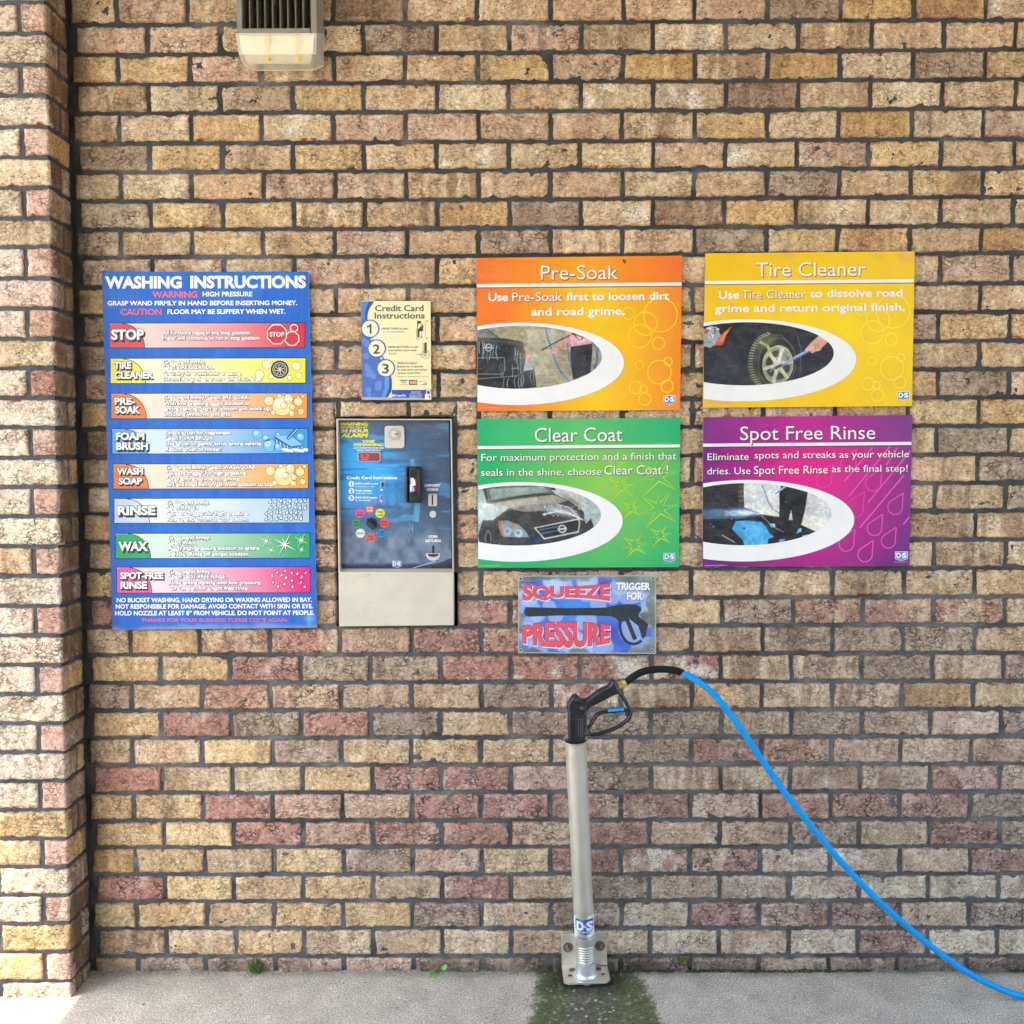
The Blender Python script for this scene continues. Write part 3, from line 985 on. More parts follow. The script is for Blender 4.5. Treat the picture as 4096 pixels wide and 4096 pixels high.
class Photo:
    """a printed photograph: patches are laid down in a small raster, softened like a print, then meshed as colour points"""
    def __init__(self, sh, conv, L):
        self.sh, self.cv, self.L = sh, conv, L
        X = [p[0] for p in conv]; Y = [p[1] for p in conv]
        self.x0, self.x1, self.y0, self.y1 = min(X), max(X), min(Y), max(Y)
        self.st = 2.6
        self.nx = int((self.x1 - self.x0) / self.st) + 2; self.ny = int((self.y1 - self.y0) / self.st) + 2
        self.im = np.zeros((self.ny, self.nx, 3))
        self.gx, self.gy = np.meshgrid(self.x0 + np.arange(self.nx) * self.st, self.y0 + np.arange(self.ny) * self.st)
        self.k = 0
    def p(self, pts, col, up=0):
        P = np.array(pts, float)
        i0 = max(0, int((P[:, 0].min() - self.x0) / self.st) - 1); i1 = min(self.nx, int((P[:, 0].max() - self.x0) / self.st) + 2)
        j0 = max(0, int((P[:, 1].min() - self.y0) / self.st) - 1); j1 = min(self.ny, int((P[:, 1].max() - self.y0) / self.st) + 2)
        if i1 <= i0 or j1 <= j0: return
        gx, gy = self.gx[j0:j1, i0:i1], self.gy[j0:j1, i0:i1]
        cov = np.zeros(gx.shape)
        for ox, oy in ((-.25, -.25), (.25, -.25), (-.25, .25), (.25, .25)):
            x, y = gx + ox * self.st, gy + oy * self.st
            ins = np.zeros(gx.shape, bool)
            for a, b in zip(P, np.roll(P, -1, 0)):
                if a[1] == b[1]: continue
                ins ^= ((a[1] > y) != (b[1] > y)) & (x < (b[0] - a[0]) * (y - a[1]) / (b[1] - a[1]) + a[0])
            cov += ins * .25
        c = np.array(rgb(col))
        self.im[j0:j1, i0:i1] += (c - self.im[j0:j1, i0:i1]) * cov[..., None]
    def glow(self, x, y, rx, ry, col, a=.6, rot=0.0):
        """soft patch"""
        dx, dy = self.gx - x, self.gy - y
        c, s = math.cos(rot), math.sin(rot)
        f = (a * np.exp(-((dx * c + dy * s) / rx) ** 2 - ((-dx * s + dy * c) / ry) ** 2))[..., None]
        self.im += (np.array(rgb(col)) - self.im) * f
    def line(self, pts, wd, col):
        for a, b in zip(pts[:-1], pts[1:]):
            d = np.array(b, float) - np.array(a, float)
            l = np.hypot(*d) or 1
            n = np.array((-d[1], d[0])) / l * wd / 2
            e = d / l * wd * 0.2
            a_, b_ = np.array(a) - e, np.array(b) + e
            self.p([tuple(a_ + n), tuple(b_ + n), tuple(b_ - n), tuple(a_ - n)], col)
    def speck(self, x0, y0, x1, y1, n, r, col, seed):
        rr = random.Random(seed)
        for _ in range(n):
            x, y, q = rr.uniform(x0, x1), rr.uniform(y0, y1), rr.uniform(.4, 1) * r
            self.p(ellipse(x, y, q, q, 6), col)
    def finish(self, seed, blur=1):
        im = self.im
        for _ in range(blur):
            q = np.pad(im, ((1, 1), (1, 1), (0, 0)), mode='edge')
            im = (q[1:-1, 1:-1] * 4 + (q[:-2, 1:-1] + q[2:, 1:-1] + q[1:-1, :-2] + q[1:-1, 2:]) * 2 + q[:-2, :-2] + q[2:, 2:] + q[:-2, 2:] + q[2:, :-2]) / 16
        n = fbm(self.gx * .05, self.gy * .05, seed, 5)[..., None]; n2 = fbm(self.gx * .011, self.gy * .014, seed + 3, 3)[..., None]
        im = im * (.62 + .76 * n) * (.72 + .56 * n2) + (fbm(self.gx * .02, self.gy * .03, seed + 8, 4)[..., None] - .35).clip(0) * .05
        cx, cy = (self.x0 + self.x1) / 2, (self.y0 + self.y1) / 2
        V = [self.sh.pt(x, y, self.L) for x, y in zip(self.gx.ravel(), self.gy.ravel())]
        idx = np.arange(self.nx * self.ny).reshape(self.ny, self.nx)
        q = np.stack([idx[:-1, :-1], idx[1:, :-1], idx[1:, 1:], idx[:-1, 1:]], -1).reshape(-1, 4)
        # keep what lies inside the oval (grown a little: the white frame covers the rest)
        P = np.array(self.cv)
        m = P.mean(0)
        P = m + (P - m) * 1.03
        qx = self.gx.ravel()[q].mean(1); qy = self.gy.ravel()[q].mean(1)
        ins = np.zeros(len(q), bool)
        for a, b in zip(P, np.roll(P, -1, 0)):
            if a[1] != b[1]:
                ins ^= ((a[1] > qy) != (b[1] > qy)) & (qx < (b[0] - a[0]) * (qy - a[1]) / (b[1] - a[1]) + a[0])
        self.sh.acc.add(V, [tuple(int(i) for i in f) for f in q[ins]], [tuple(c) for c in np.clip(im, .004, .85).reshape(-1, 3)])

def frame_ring(sh, cx, cy, a, b, ix, iy, ia, ib, x_left, col, L):
    half = [(x_left, cy - 2000), (6000, cy - 2000), (6000, cy + 2000), (x_left, cy + 2000)]
    O = ellipse(cx, cy, a, b, 120); I = ellipse(ix, iy, ia, ib, 120)
    for k in range(120):
        q = clip([O[k], O[(k + 1) % 120], I[(k + 1) % 120], I[k]], half)
        if len(q) > 2:
            sh.poly(q, col, L)

SLOPE = -0.0085
def poster(name_label, ox, oy, s, corners, gradient, side, title, tx, tb, tcap, line_y, body, oval, picture, deco, logo, foot, deco_name, shadow):
    sh = Sheet(ox, oy, s, 0.013, 0.0, 960)
    c = [sh.raw(*k) for k in corners]
    loc = ((c[2].x + c[3].x) / 2, -0.009, (c[2].z + c[3].z) / 2)
    t = thing('wash_poster', loc, name_label, 'poster', 'service posters on the brick wall')
    panel(sh, corners, 0.005, side, gradient, t, 60, 44)
    sh.sl = SLOPE
    xl = lambda y: corners[0][0] + (corners[3][0] - corners[0][0]) * (y - corners[0][1]) / (corners[3][1] - corners[0][1])
    xr = lambda y: corners[1][0] + (corners[2][0] - corners[1][0]) * (y - corners[1][1]) / (corners[2][1] - corners[1][1])
    def hd():
        a, b = line_y
        sh.rect(xl(b) + 2, a, xr(a) - 2, b, '#f3f1ee', 2)
        sh.rect(xl(b) + 2, b, xr(b) - 2, b + 8, shadow, 2)
        sh.text(title, tx[0], tx[1], tb, tcap, '#f5f1ea', 4, 0.0, shadow=[(6, 7, shadow, 0.006, 3)])
    part(sh, 'heading', t, hd)
    def bd():
        for (s_, x0, x1, yb, cap, style) in body:
            if style == 'b':
                sh.text(s_, x0, x1, yb, cap, '#f6f0e2', 7, 0.028)
            else:
                sh.text(s_, x0, x1, yb, cap, '#f6f2ea', 7, 0.0, shadow=[(4, 5, shadow, 0.004, 6)])
    part(sh, 'message', t, bd)
    outer, inner = swoosh(sh, *oval)
    def pic():
        ph = Photo(sh, inner, 3)
        picture(ph)
        ph.finish(len(title))
        frame_ring(sh, *oval, '#f2f1f0', 4)
    part(sh, 'picture', t, pic)
    part(sh, deco_name, t, lambda: deco(sh))
    def lg():
        ds_logo(sh, *logo, 3)
        lx0, ly0, lx1, ly1 = logo
        sh.text('www.dswash.com', lx0 - 3, lx1 + 3, ly1 + 14, 7, '#f0e8e0', 3, 0.0, res=1)
    part(sh, 'logo', t, lg)
    if title == 'Pre-Soak':
        part(sh, 'tear_mark', t, lambda: (sh.poly([(1340, 92), (1352, 84), (1372, 102), (1360, 124), (1348, 108)], '#20140c', 3), sh.poly([(1350, 96), (1362, 102), (1356, 112)], '#e8a040', 3.4)))
    part(sh, 'small_print', t, lambda: sh.text(foot[0], foot[1], foot[2], foot[3], 9, '#f6e6d8', 3, 0.0, res=1))
    return t

# ---- orange pre-soak poster
def g_orange(u, v):
    hd = v < 0.185
    cx = np.where(hd, 0.50, 0.60 + 0 * u)
    d = np.abs(u - cx) / np.where(hd, 0.50, 0.46)
    d = np.where(hd, d, np.clip(d + 0.12 * (np.abs(v - 0.5)), 0, 1))
    t = np.clip(d, 0, 1) ** 1.25
    c = lerp3('#f9c81d', '#f37a2a', t)
    c2 = lerp3('#f9a11c', '#f0702a', np.clip(d, 0, 1) ** 1.1)
    n = fbm(u * 5, v * 4, 71, 4)
    old = (sstep(0.62, 0.66, n) * (u < 0.3) * 0.35)[..., None]
    c = np.where(hd[..., None], c2, c)
    return c * (1 - old) + np.array(rgb('#f58f2e')) * old

def pic_presoak(p):
    p.p([(0, 500), (1300, 500), (1300, 1300), (0, 1300)], '#a29a80')
    for k in range(9):                                              # block wall
        y = 670 + k * 62
        p.line([(200, y - 4 + k * 2), (1250, y + 12)], 4, '#c3bca4')
        for j in range(8):
            x = 230 + j * 125 + (60 if k % 2 else 0)
            p.line([(x, y), (x + 1, y + 64)], 3, '#bab297')
    p.p([(500, 700), (760, 690), (700, 1000), (520, 1150)], '#b3ac94')
    # car tail
    p.p([(40, 690), (150, 685), (270, 770), (40, 790)], '#4c524e')
    p.p([(60, 700), (140, 693), (235, 765), (70, 770)], '#7d837b')
    p.p([(40, 760), (300, 770), (440, 795), (482, 825), (470, 850), (490, 900), (545, 985), (570, 1070), (585, 1200), (300, 1240), (40, 1230)], '#1f2228')
    p.p([(40, 775), (300, 785), (430, 808), (470, 840), (300, 805), (40, 795)], '#37343a')
    p.p([(487, 860), (512, 880), (545, 960), (555, 1045), (470, 1058), (492, 940)], '#b7bcc6')
    p.p([(490, 866), (512, 884), (530, 925), (498, 930)], '#e08a3c')
    p.p([(497, 935), (534, 935), (542, 985), (500, 1000)], '#c9878b')
    p.p(ellipse(163, 850, 34, 36, 20), '#aeb6bc'); p.p(ellipse(163, 850, 22, 24, 20), '#2b2f36'); p.p([(125, 843), (201, 843), (201, 857), (125, 857)], '#aeb6bc')
    p.line([(60, 940), (300, 940), (308, 1050), (280, 1085), (60, 1080)], 5, '#8fa4ac')
    p.line([(60, 1125), (420, 1100), (470, 1060)], 5, '#7f929a')
    rr = random.Random(5)
    for x, y0, y1 in [(80, 800, 900), (110, 790, 950), (130, 810, 900), (150, 880, 990), (180, 880, 960), (210, 820, 930), (235, 830, 960), (270, 980, 1090), (285, 1000, 1110),
                      (300, 950, 1110), (370, 1010, 1110), (395, 850, 960), (420, 880, 1050), (440, 900, 1080), (300, 1110, 1210), (340, 1120, 1200), (400, 1105, 1200), (430, 1110, 1210), (455, 1090, 1200), (540, 1050, 1180), (560, 1060, 1190), (470, 1090, 1190)]:
        p.line([(x, y0), (x + rr.uniform(-14, 6), (y0 + y1) / 2), (x + rr.uniform(-18, 8), y1)], rr.uniform(3, 7), '#93aab2')
    p.speck(60, 790, 470, 1090, 90, 3.2, '#9fb0b6', 2)
    p.line([(368, 1035), (430, 1032)], 9, '#9aa3a8')
    p.glow(250, 800, 200, 22, '#5a5f66', .5, .12); p.glow(200, 1010, 160, 60, '#2e333a', .6); p.glow(560, 900, 120, 160, '#bdb8a4', .5); p.glow(60, 730, 120, 50, '#8a9088', .4)
    # hoses, person
    p.line([(660, 670), (680, 760), (712, 860), (735, 930), (770, 1020), (820, 1100), (870, 1150)], 12, '#3f74b6')
    p.line([(852, 800), (862, 900), (880, 1000), (905, 1070)], 11, '#4a78b4')
    p.line([(1125, 860), (1120, 960), (1095, 1060)], 13, '#3f6fb0')
    p.line([(1060, 790), (1105, 860), (1115, 980), (1085, 1040)], 9, '#35507c')
    p.p([(845, 705), (890, 725), (870, 800), (790, 865), (745, 912), (712, 905), (700, 885), (760, 860), (820, 790)], '#d79a86')
    p.p([(845, 705), (888, 722), (880, 760), (830, 760)], '#dba692')
    p.p([(888, 720), (1010, 745), (1072, 815), (1000, 835), (890, 850), (878, 800)], '#e3a9b8')
    p.p([(905, 735), (1000, 760), (985, 795), (945, 790)], '#3b3138'); p.p([(925, 748), (985, 765), (975, 785), (948, 780)], '#d6b8c0')
    p.p([(890, 715), (950, 735), (930, 750), (893, 742)], '#2a2428')
    p.p([(885, 848), (1075, 822), (1074, 900), (1058, 1080), (905, 1140), (890, 1020), (880, 920)], '#2a2b33')
    p.glow(930, 960, 30, 120, '#3d3f49', .6); p.glow(1020, 940, 30, 140, '#1a1b20', .5); p.glow(950, 800, 60, 20, '#f0c4cc', .5); p.glow(790, 820, 40, 14, '#e8b8a4', .6, -.7)
    p.line([(640, 872), (720, 825), (880, 745)], 13, '#2c4064')
    p.line([(632, 876), (662, 860)], 15, '#54423a')

def bubbles(col, tf=lambda x, y, r: (x, y, r), wd=8, skip=()):
    def f(sh):
        for k, (x, y, r) in enumerate([(1393, 560, 52), (1672, 578, 148), (1540, 652, 102), (1490, 760, 101), (1655, 825, 54), (1487, 1013, 36), (1663, 1078, 103), (1740, 985, 35), (1732, 1203, 53), (1453, 1213, 54), (1527, 1226, 32), (1535, 1313, 54)]):
            x, y, r = tf(x, y, r)
            sh.ring(x, y, r, wd, col, 4 + k * 0.12)
    return f

poster('orange poster headed Pre-Soak with yellow bubble rings', 1880, 1000, 0.4555,
       [(56, 70), (1863, 49), (1845, 1405), (64, 1416)], g_orange, '#d98a55', 'Pre-Soak', (622, 1298), 258, 132, (291, 321),
       [('Use', 160, 336, 441, 74, 'b'), ('Pre-Soak', 370, 808, 446, 82, 'l'), ('first to loosen dirt', 845, 1750, 441, 72, 'b'), ('and road grime.', 535, 1360, 571, 72, 'b')],
       (430, 995, 922, 362, 430, 937, 728, 277, 66), pic_presoak, bubbles('#ffd61e', wd=11), (1700, 1283, 1804, 1362), ('© D&S CAR WASH EQUIPMENT CO.', 88, 280, 1384), 'bubble_pattern', '#7a4a1a')

# ---- yellow tyre cleaner poster
def g_yellow(u, v):
    n = fbm(u * 4, v * 4, 72, 4)
    d = np.sqrt((u - 0.62) ** 2 + (v - 0.55) ** 2)
    c = lerp3('#fbd60e', '#f4c306', np.clip(d * 1.5, 0, 1))
    stain = np.zeros_like(u)
    for (cx, cy, rx, ry) in ((0.40, 0.02, 0.035, 0.030), (0.825, 0.025, 0.028, 0.022), (0.965, 0.02, 0.045, 0.05), (0.07, 0.965, 0.06, 0.03)):
        stain = np.maximum(stain, sstep(1.15, 0.85, np.sqrt(((u - cx) / rx) ** 2 + ((v - cy) / ry) ** 2) + (n - 0.5) * 0.9))
    s = (stain * 0.75)[..., None]
    return c * (1 - s) + np.array(rgb('#e3b04a')) * s

def pic_tire(p):
    p.p([(0, 500), (1300, 500), (1300, 1300), (0, 1300)], '#20232d')
    rr = random.Random(9)
    p.p([(60, 650), (330, 660), (300, 760), (200, 870), (60, 900)], '#12141a')
    for k in range(22):
        x, y = rr.uniform(60, 600), rr.uniform(690, 1180)
        p.line([(x, y), (x + rr.uniform(80, 260), y - rr.uniform(10, 130))], 2.5, '#14161d' if k % 2 else '#2f3440')
    p.p([(70, 720), (130, 690), (190, 700), (220, 770), (180, 840), (130, 875), (70, 860)], '#9fa4a8')
    for k in range(26):
        x, y = rr.uniform(80, 205), rr.uniform(705, 855)
        p.p([(x, y), (x + rr.uniform(8, 26), y + rr.uniform(-14, 14)), (x + rr.uniform(4, 18), y + rr.uniform(8, 24))], rr.choice(['#f2f4f4', '#5a6068', '#c9ced2', '#2f343c']))
    p.p([(78, 730), (122, 718), (110, 755), (78, 765)], '#b2503f')
    p.p([(318, 690), (262, 775), (240, 848), (160, 858), (215, 775)], '#d9572b'); p.p([(300, 705), (262, 770), (238, 830), (205, 820), (240, 765)], '#e9862f')
    # tyre
    p.p(ellipse(660, 1000, 205, 262, 50, 0.10), '#15171b')
    p.p(ellipse(648, 1005, 200, 245, 50, 0.10), '#3c3f34')
    for k in range(26):
        a = math.radians(120 + k * 5.6)
        c_, s_ = math.cos(a), math.sin(a)
        x, y = 655 + 196 * c_, 1000 + 255 * s_
        p.line([(x, y), (x + 38, y + 2 - 14 * s_)], 7, '#a7aa82')
    p.p(ellipse(705, 1010, 168, 222, 50, 0.08), '#191b1e')
    p.line(ellipse(705, 1010, 160, 212, 46, 0.08), 5, '#6f735c')
    p.p(ellipse(712, 1025, 133, 165, 44, 0.08), '#c3c2a8')
    p.p(ellipse(712, 1025, 122, 152, 44, 0.08), '#9a9a86')
    for k in range(6):
        a = math.radians(k * 60 + 18)
        x, y = 712 + 76 * math.cos(a), 1028 + 98 * math.sin(a)
        p.p(ellipse(x, y, 30, 44, 16, a), '#3a3c38')
    for k in range(6):
        a = math.radians(k * 60 + 48)
        p.line([(712, 1028), (712 + 118 * math.cos(a), 1028 + 146 * math.sin(a))], 30, '#d5d4bd')
    p.p(ellipse(712, 1028, 34, 42, 20), '#dddcc8')
    p.line([(560, 830), (620, 860), (640, 900), (612, 960)], 24, '#b9bb86'); p.line([(600, 760), (740, 770), (800, 830)], 10, '#565a3e')
    p.line([(880, 780), (910, 900), (905, 1080)], 5, '#6c6f58')
    p.glow(620, 840, 70, 40, '#8f925f', .5, -.6); p.glow(300, 1050, 240, 90, '#2f3542', .6); p.glow(1000, 1020, 160, 90, '#2b303c', .6); p.glow(660, 1150, 120, 40, '#6f7058', .4); p.glow(760, 960, 40, 60, '#e6e5d2', .35)
    # wand and hand
    p.line([(640, 1085), (690, 1055)], 12, '#8b8f92')
    p.line([(690, 1055), (745, 1028)], 26, '#55504a')
    p.line([(745, 1028), (1080, 850), (1140, 815)], 24, '#7a7fb8'); p.line([(745, 1022), (1080, 844)], 7, '#b5b8dc')
    p.p([(1065, 780), (1120, 790), (1160, 820), (1090, 880), (1080, 905), (1040, 915), (1000, 930), (985, 905), (940, 905), (985, 850), (1030, 810)], '#dfa78f')
    for (x, y) in ((1000, 880), (1030, 872), (1060, 862)):
        p.line([(x, y - 20), (x + 6, y + 42)], 5, '#b97d68')

poster('golden yellow poster headed Tire Cleaner above the purple poster', 2780, 980, 0.4658,
       [(90, 72), (1888, 54), (1863, 1383), (67, 1397)], g_yellow, '#d8b860', 'Tire Cleaner', (522, 1465), 268, 128, (302, 330),
       [('Use', 202, 380, 454, 70, 'b'), ('Tire Cleaner', 402, 950, 455, 76, 'l'), ('to dissolve road', 985, 1782, 448, 68, 'b'), ('grime and return original finish.', 168, 1803, 570, 68, 'b')],
       (430, 986, 955, 353, 430, 930, 762, 271, 74), pic_tire, bubbles('#ffe64e', lambda x, y, r: (.978 * x + 65, .978 * y + 10, r * .97), 8), (1738, 1264, 1842, 1340), ('© D&S CAR WASH EQUIPMENT CO.', 108, 320, 1374), 'bubble_pattern', '#8a6a10')

# ---- green clear coat poster
def g_green(u, v):
    hd = v < 0.18
    d = np.where(hd, np.abs(u - 0.5) / 0.5, np.sqrt(((u - 0.62) / 0.55) ** 2 + ((v - 0.42) / 0.75) ** 2))
    c = lerp3('#8fce4e', '#1faf6c', np.clip(d, 0, 1) ** 0.85)
    c2 = lerp3('#5cc06a', '#1fb070', np.clip(d, 0, 1))
    return np.where(hd[..., None], c2, c)

def pic_car(p):
    p.p([(0, 500), (1300, 500), (1300, 1300), (0, 1300)], '#b9c2bd')
    p.p([(700, 640), (1300, 640), (1300, 900), (1150, 960), (900, 800)], '#c3c4ba')
    p.p([(1000, 760), (1200, 800), (1180, 960), (1040, 950)], '#a9b6b8')
    p.p([(40, 640), (120, 650), (120, 800), (60, 1200), (40, 1200)], '#9fb3b2')
    # body
    p.p([(110, 670), (680, 655), (745, 735), (880, 800), (985, 880), (1060, 950), (1095, 1040), (960, 1120), (760, 1190), (90, 1190), (70, 1100), (110, 960), (180, 880), (140, 790)], '#343636')
    p.p([(140, 680), (670, 655), (738, 735), (430, 760), (160, 795)], '#5d6c66')
    p.p([(170, 690), (640, 668), (690, 715), (420, 745), (190, 780)], '#8ea398')
    p.p([(700, 675), (752, 680), (748, 705), (715, 700)], '#222428')
    p.line([(150, 800), (330, 775), (560, 740), (740, 735)], 9, '#1c1d1f')
    p.line([(360, 765), (470, 745), (620, 735)], 6, '#2a2c2e')
    # hood
    p.p([(200, 815), (430, 775), (735, 740), (880, 800), (970, 880), (960, 950), (760, 985), (560, 1030), (400, 960), (240, 950), (180, 900)], '#3a3a38')
    p.p([(200, 815), (430, 775), (730, 742), (860, 795), (760, 820), (520, 830), (330, 860)], '#a19a8a')
    p.p([(330, 860), (520, 828), (780, 820), (900, 860), (930, 910), (700, 880), (480, 890)], '#80837e')
    p.p([(70, 810), (200, 820), (350, 850), (200, 960), (110, 960), (80, 1000)], '#c8d6d4')
    p.line([(640, 915), (760, 890), (870, 905), (930, 935), (990, 965)], 13, '#dbe3e2')
    p.line([(760, 830), (860, 850), (960, 940)], 7, '#c3cbca'); p.line([(730, 870), (850, 890)], 8, '#cfd8d8')
    p.speck(640, 830, 960, 930, 60, 6, '#dfe6e6', 4)
    p.glow(330, 830, 230, 34, '#d5d0c2', .55, -.14); p.glow(560, 800, 200, 22, '#b5ad9c', .6, -.1); p.glow(130, 880, 110, 70, '#d3dedc', .75); p.glow(780, 890, 130, 26, '#c8d0d0', .6, .25); p.glow(420, 700, 180, 26, '#a8b8ac', .6); p.glow(900, 800, 90, 26, '#3c3d3c', .7, .6); p.glow(350, 1150, 200, 20, '#4a4e55', .5)
    # grille
    p.p([(560, 1030), (960, 950), (968, 1000), (955, 1075), (650, 1135)], '#c3cccb')
    p.p([(578, 1036), (950, 963), (957, 1000), (945, 1065), (655, 1122)], '#1e2126')
    for y in (1050, 1085):
        p.line([(610, y), (780, y - 30)], 9, '#5d77a0')
    p.p(ellipse(810, 1043, 36, 36, 22), '#d3d8d6'); p.p(ellipse(810, 1043, 26, 26, 22), '#2a2d30'); p.p([(770, 1038), (850, 1034), (850, 1048), (770, 1052)], '#d3d8d6')
    # lamps
    p.p([(248, 968), (330, 965), (420, 1000), (490, 1060), (518, 1112), (420, 1115), (290, 1105), (262, 1060)], '#8199a2')
    p.p([(250, 972), (272, 972), (290, 1100), (272, 1090)], '#c8683c')
    p.p(ellipse(330, 1060, 34, 36, 18), '#a9bcc4'); p.p(ellipse(425, 1075, 38, 34, 18), '#b4c4ca'); p.p(ellipse(370, 1015, 24, 18, 14), '#e07a3a'); p.p(ellipse(425, 1075, 20, 18, 14), '#7a97a4'); p.p(ellipse(330, 1060, 18, 18, 14), '#6f8ea0')
    p.p([(1000, 890), (1040, 905), (1058, 955), (1020, 1000), (1003, 960)], '#b7cdd2')
    p.p([(500, 1130), (560, 1080), (630, 1145), (610, 1180), (520, 1180)], '#263550')
    p.p(ellipse(158, 1120, 30, 75, 20), '#6a7076'); p.p(ellipse(160, 1125, 18, 56, 18), '#2a2c30')
    p.speck(90, 960, 560, 1180, 60, 2.5, '#aab4b6', 6)

def star(cx, cy, R, rot=-0.1, kk=0.24):
    o = []
    n = 7
    rad = [1.0, .55, 1.0, .62, .9, .70, 1.0]
    for i in range(n):
        a = rot + 2 * math.pi * i / n
        o.append((cx + R * rad[i] * math.cos(a), cy + R * rad[i] * math.sin(a)))
        a2 = a + math.pi / n
        o.append((cx + R * kk * math.cos(a2), cy + R * kk * math.sin(a2)))
    return o
def ray_star(cx, cy, s):
    pts = [(-.10, -.30), (0.0, -.72), (.10, -.30), (.62, -.92), (.26, -.14), (1.05, -.18), (.30, .10), (.95, .72), (.12, .30), (-.72, 1.05), (-.14, .18), (-.98, .24), (-.22, -.02), (-.85, -.62)]
    return [(cx + x * s, cy + y * s) for x, y in pts]
def sparkles(sh):
    for k, (x, y, s) in enumerate([(1270, 480, 95), (1640, 580, 175), (1318, 675, 112), (1412, 865, 90), (1655, 870, 160), (1668, 1105, 92), (1442, 1190, 112)]):
        sh.stroke(ray_star(x, y, s), 11, '#c6e62a', 4 + (k % 3) * 0.3, True)

poster('green poster headed Clear Coat with yellow star outlines', 1880, 1640, 0.4555,
       [(62, 80), (1846, 70), (1834, 1380), (70, 1387)], g_green, '#6fb088', 'Clear Coat', (568, 1340), 278, 132, (309, 336),
       [('For maximum protection and a finish that', 100, 1812, 441, 66, 'n'), ('seals in the shine, choose', 98, 1156, 572, 66, 'n'), ('Clear Coat !', 1180, 1740, 570, 84, 'l')],
       (430, 978, 910, 350, 430, 921, 720, 265, 72), pic_car, sparkles, (1700, 1262, 1802, 1338), ('© D&S CAR WASH EQUIPMENT CO.', 78, 284, 1366), 'sparkle_pattern', '#2f6a35')

# ---- purple spot free rinse poster
def g_purple(u, v):
    hd = v < 0.19
    d = np.where(hd, np.abs(u - 0.48) / 0.5, np.sqrt(((u - 0.52) / 0.52) ** 2 + ((v - 0.40) / 0.85) ** 2))
    n = fbm(u * 7, v * 7, 73, 5)
    c = lerp3('#e8158b', '#75207f', np.clip(d + (n - .5) * 0.1, 0, 1) ** 1.15)
    c2 = lerp3('#c01b8e', '#7c2a86', np.clip(d + (n - .5) * 0.15, 0, 1))
    return np.where(hd[..., None], c2, c)

def pic_rinse(p):
    p.p([(0, 500), (1300, 500), (1300, 1300), (0, 1300)], '#d6d8d6')
    for k in range(12):
        p.line([(420, 680 + k * 22), (1180, 690 + k * 25)], 3, '#c6c9c8')
    p.p([(420, 880), (640, 835), (1180, 940), (1180, 1100), (420, 1100)], '#e8e4d8')
    p.p([(60, 620), (420, 610), (420, 850), (60, 870)], '#25232b')
    for y in (690, 750, 810):
        p.line([(60, y + 10), (380, y - 10)], 3, '#3d3a40')
    p.p([(372, 620), (415, 620), (424, 820), (372, 825)], '#4b3f38')
    for y in (655, 695, 735, 775):
        p.line([(372, y), (420, y)], 4, '#8a7a6a')
    # car roof and hood
    p.p([(60, 900), (420, 910), (560, 890), (720, 915), (860, 960), (1040, 1045), (900, 1110), (600, 1200), (60, 1200)], '#15171a')
    p.p([(60, 855), (420, 830), (560, 880), (420, 925), (60, 930)], '#3d5b75'); p.p([(250, 862), (430, 850), (550, 882), (420, 905), (260, 905)], '#93b3c4'); p.p([(350, 868), (450, 866), (520, 882), (430, 897)], '#cfe0e6')
    p.p([(350, 950), (450, 945), (570, 960), (610, 1000), (640, 1060), (680, 1085), (630, 1105), (620, 1160), (430, 1170), (410, 1110), (360, 1060), (318, 1015)], '#3fa4dc')
    p.p(ellipse(422, 1012, 14, 8, 12), '#20303a')
    p.line([(60, 1080), (230, 1065), (330, 1120), (360, 1160)], 5, '#3a4046'); p.line([(232, 1068), (340, 1130)], 7, '#aab2b6')
    p.p([(635, 970), (685, 975), (690, 1000), (655, 1005)], '#8cc6de')
    p.line([(570, 905), (680, 1005), (785, 1058)], 6, '#8d9598')
    p.p([(880, 1020), (915, 1015), (910, 1050), (870, 1065)], '#74bfe0'); p.p([(730, 1110), (780, 1105), (770, 1130), (720, 1130)], '#55aedd'); p.p([(920, 1080), (970, 1068), (930, 1100)], '#8fcbe6')
    p.p([(830, 1025), (880, 1010), (850, 1035)], '#d5dcde')
    p.line([(760, 1120), (900, 1050), (1010, 1045)], 8, '#2a2d30')
    p.glow(430, 880, 130, 22, '#e6f2f6', .6); p.glow(200, 885, 160, 34, '#4f7c9c', .6); p.glow(520, 1050, 70, 60, '#63bdee', .6); p.glow(160, 1000, 120, 60, '#23262b', .7)
    # person from the waist down, hose
    p.line([(575, 640), (600, 700), (630, 790), (670, 850), (725, 885)], 9, '#5d86b4')
    p.p([(740, 640), (970, 705), (945, 860), (915, 980), (860, 975), (835, 955), (805, 945), (760, 960), (720, 940), (725, 800), (722, 720)], '#101318')
    p.p([(825, 855), (838, 945), (805, 942)], '#d8d8d2')
    p.line([(820, 880), (880, 850), (940, 770)], 4, '#2c3a4a')
    p.p([(700, 925), (915, 975), (870, 1060), (770, 1060)], '#15171a')
    p.line([(720, 695), (775, 655)], 16, '#8fb4d4'); p.line([(692, 718), (722, 693)], 8, '#3a3f46')
    p.speck(80, 640, 940, 1000, 14, 4, '#e8e8e8', 12)

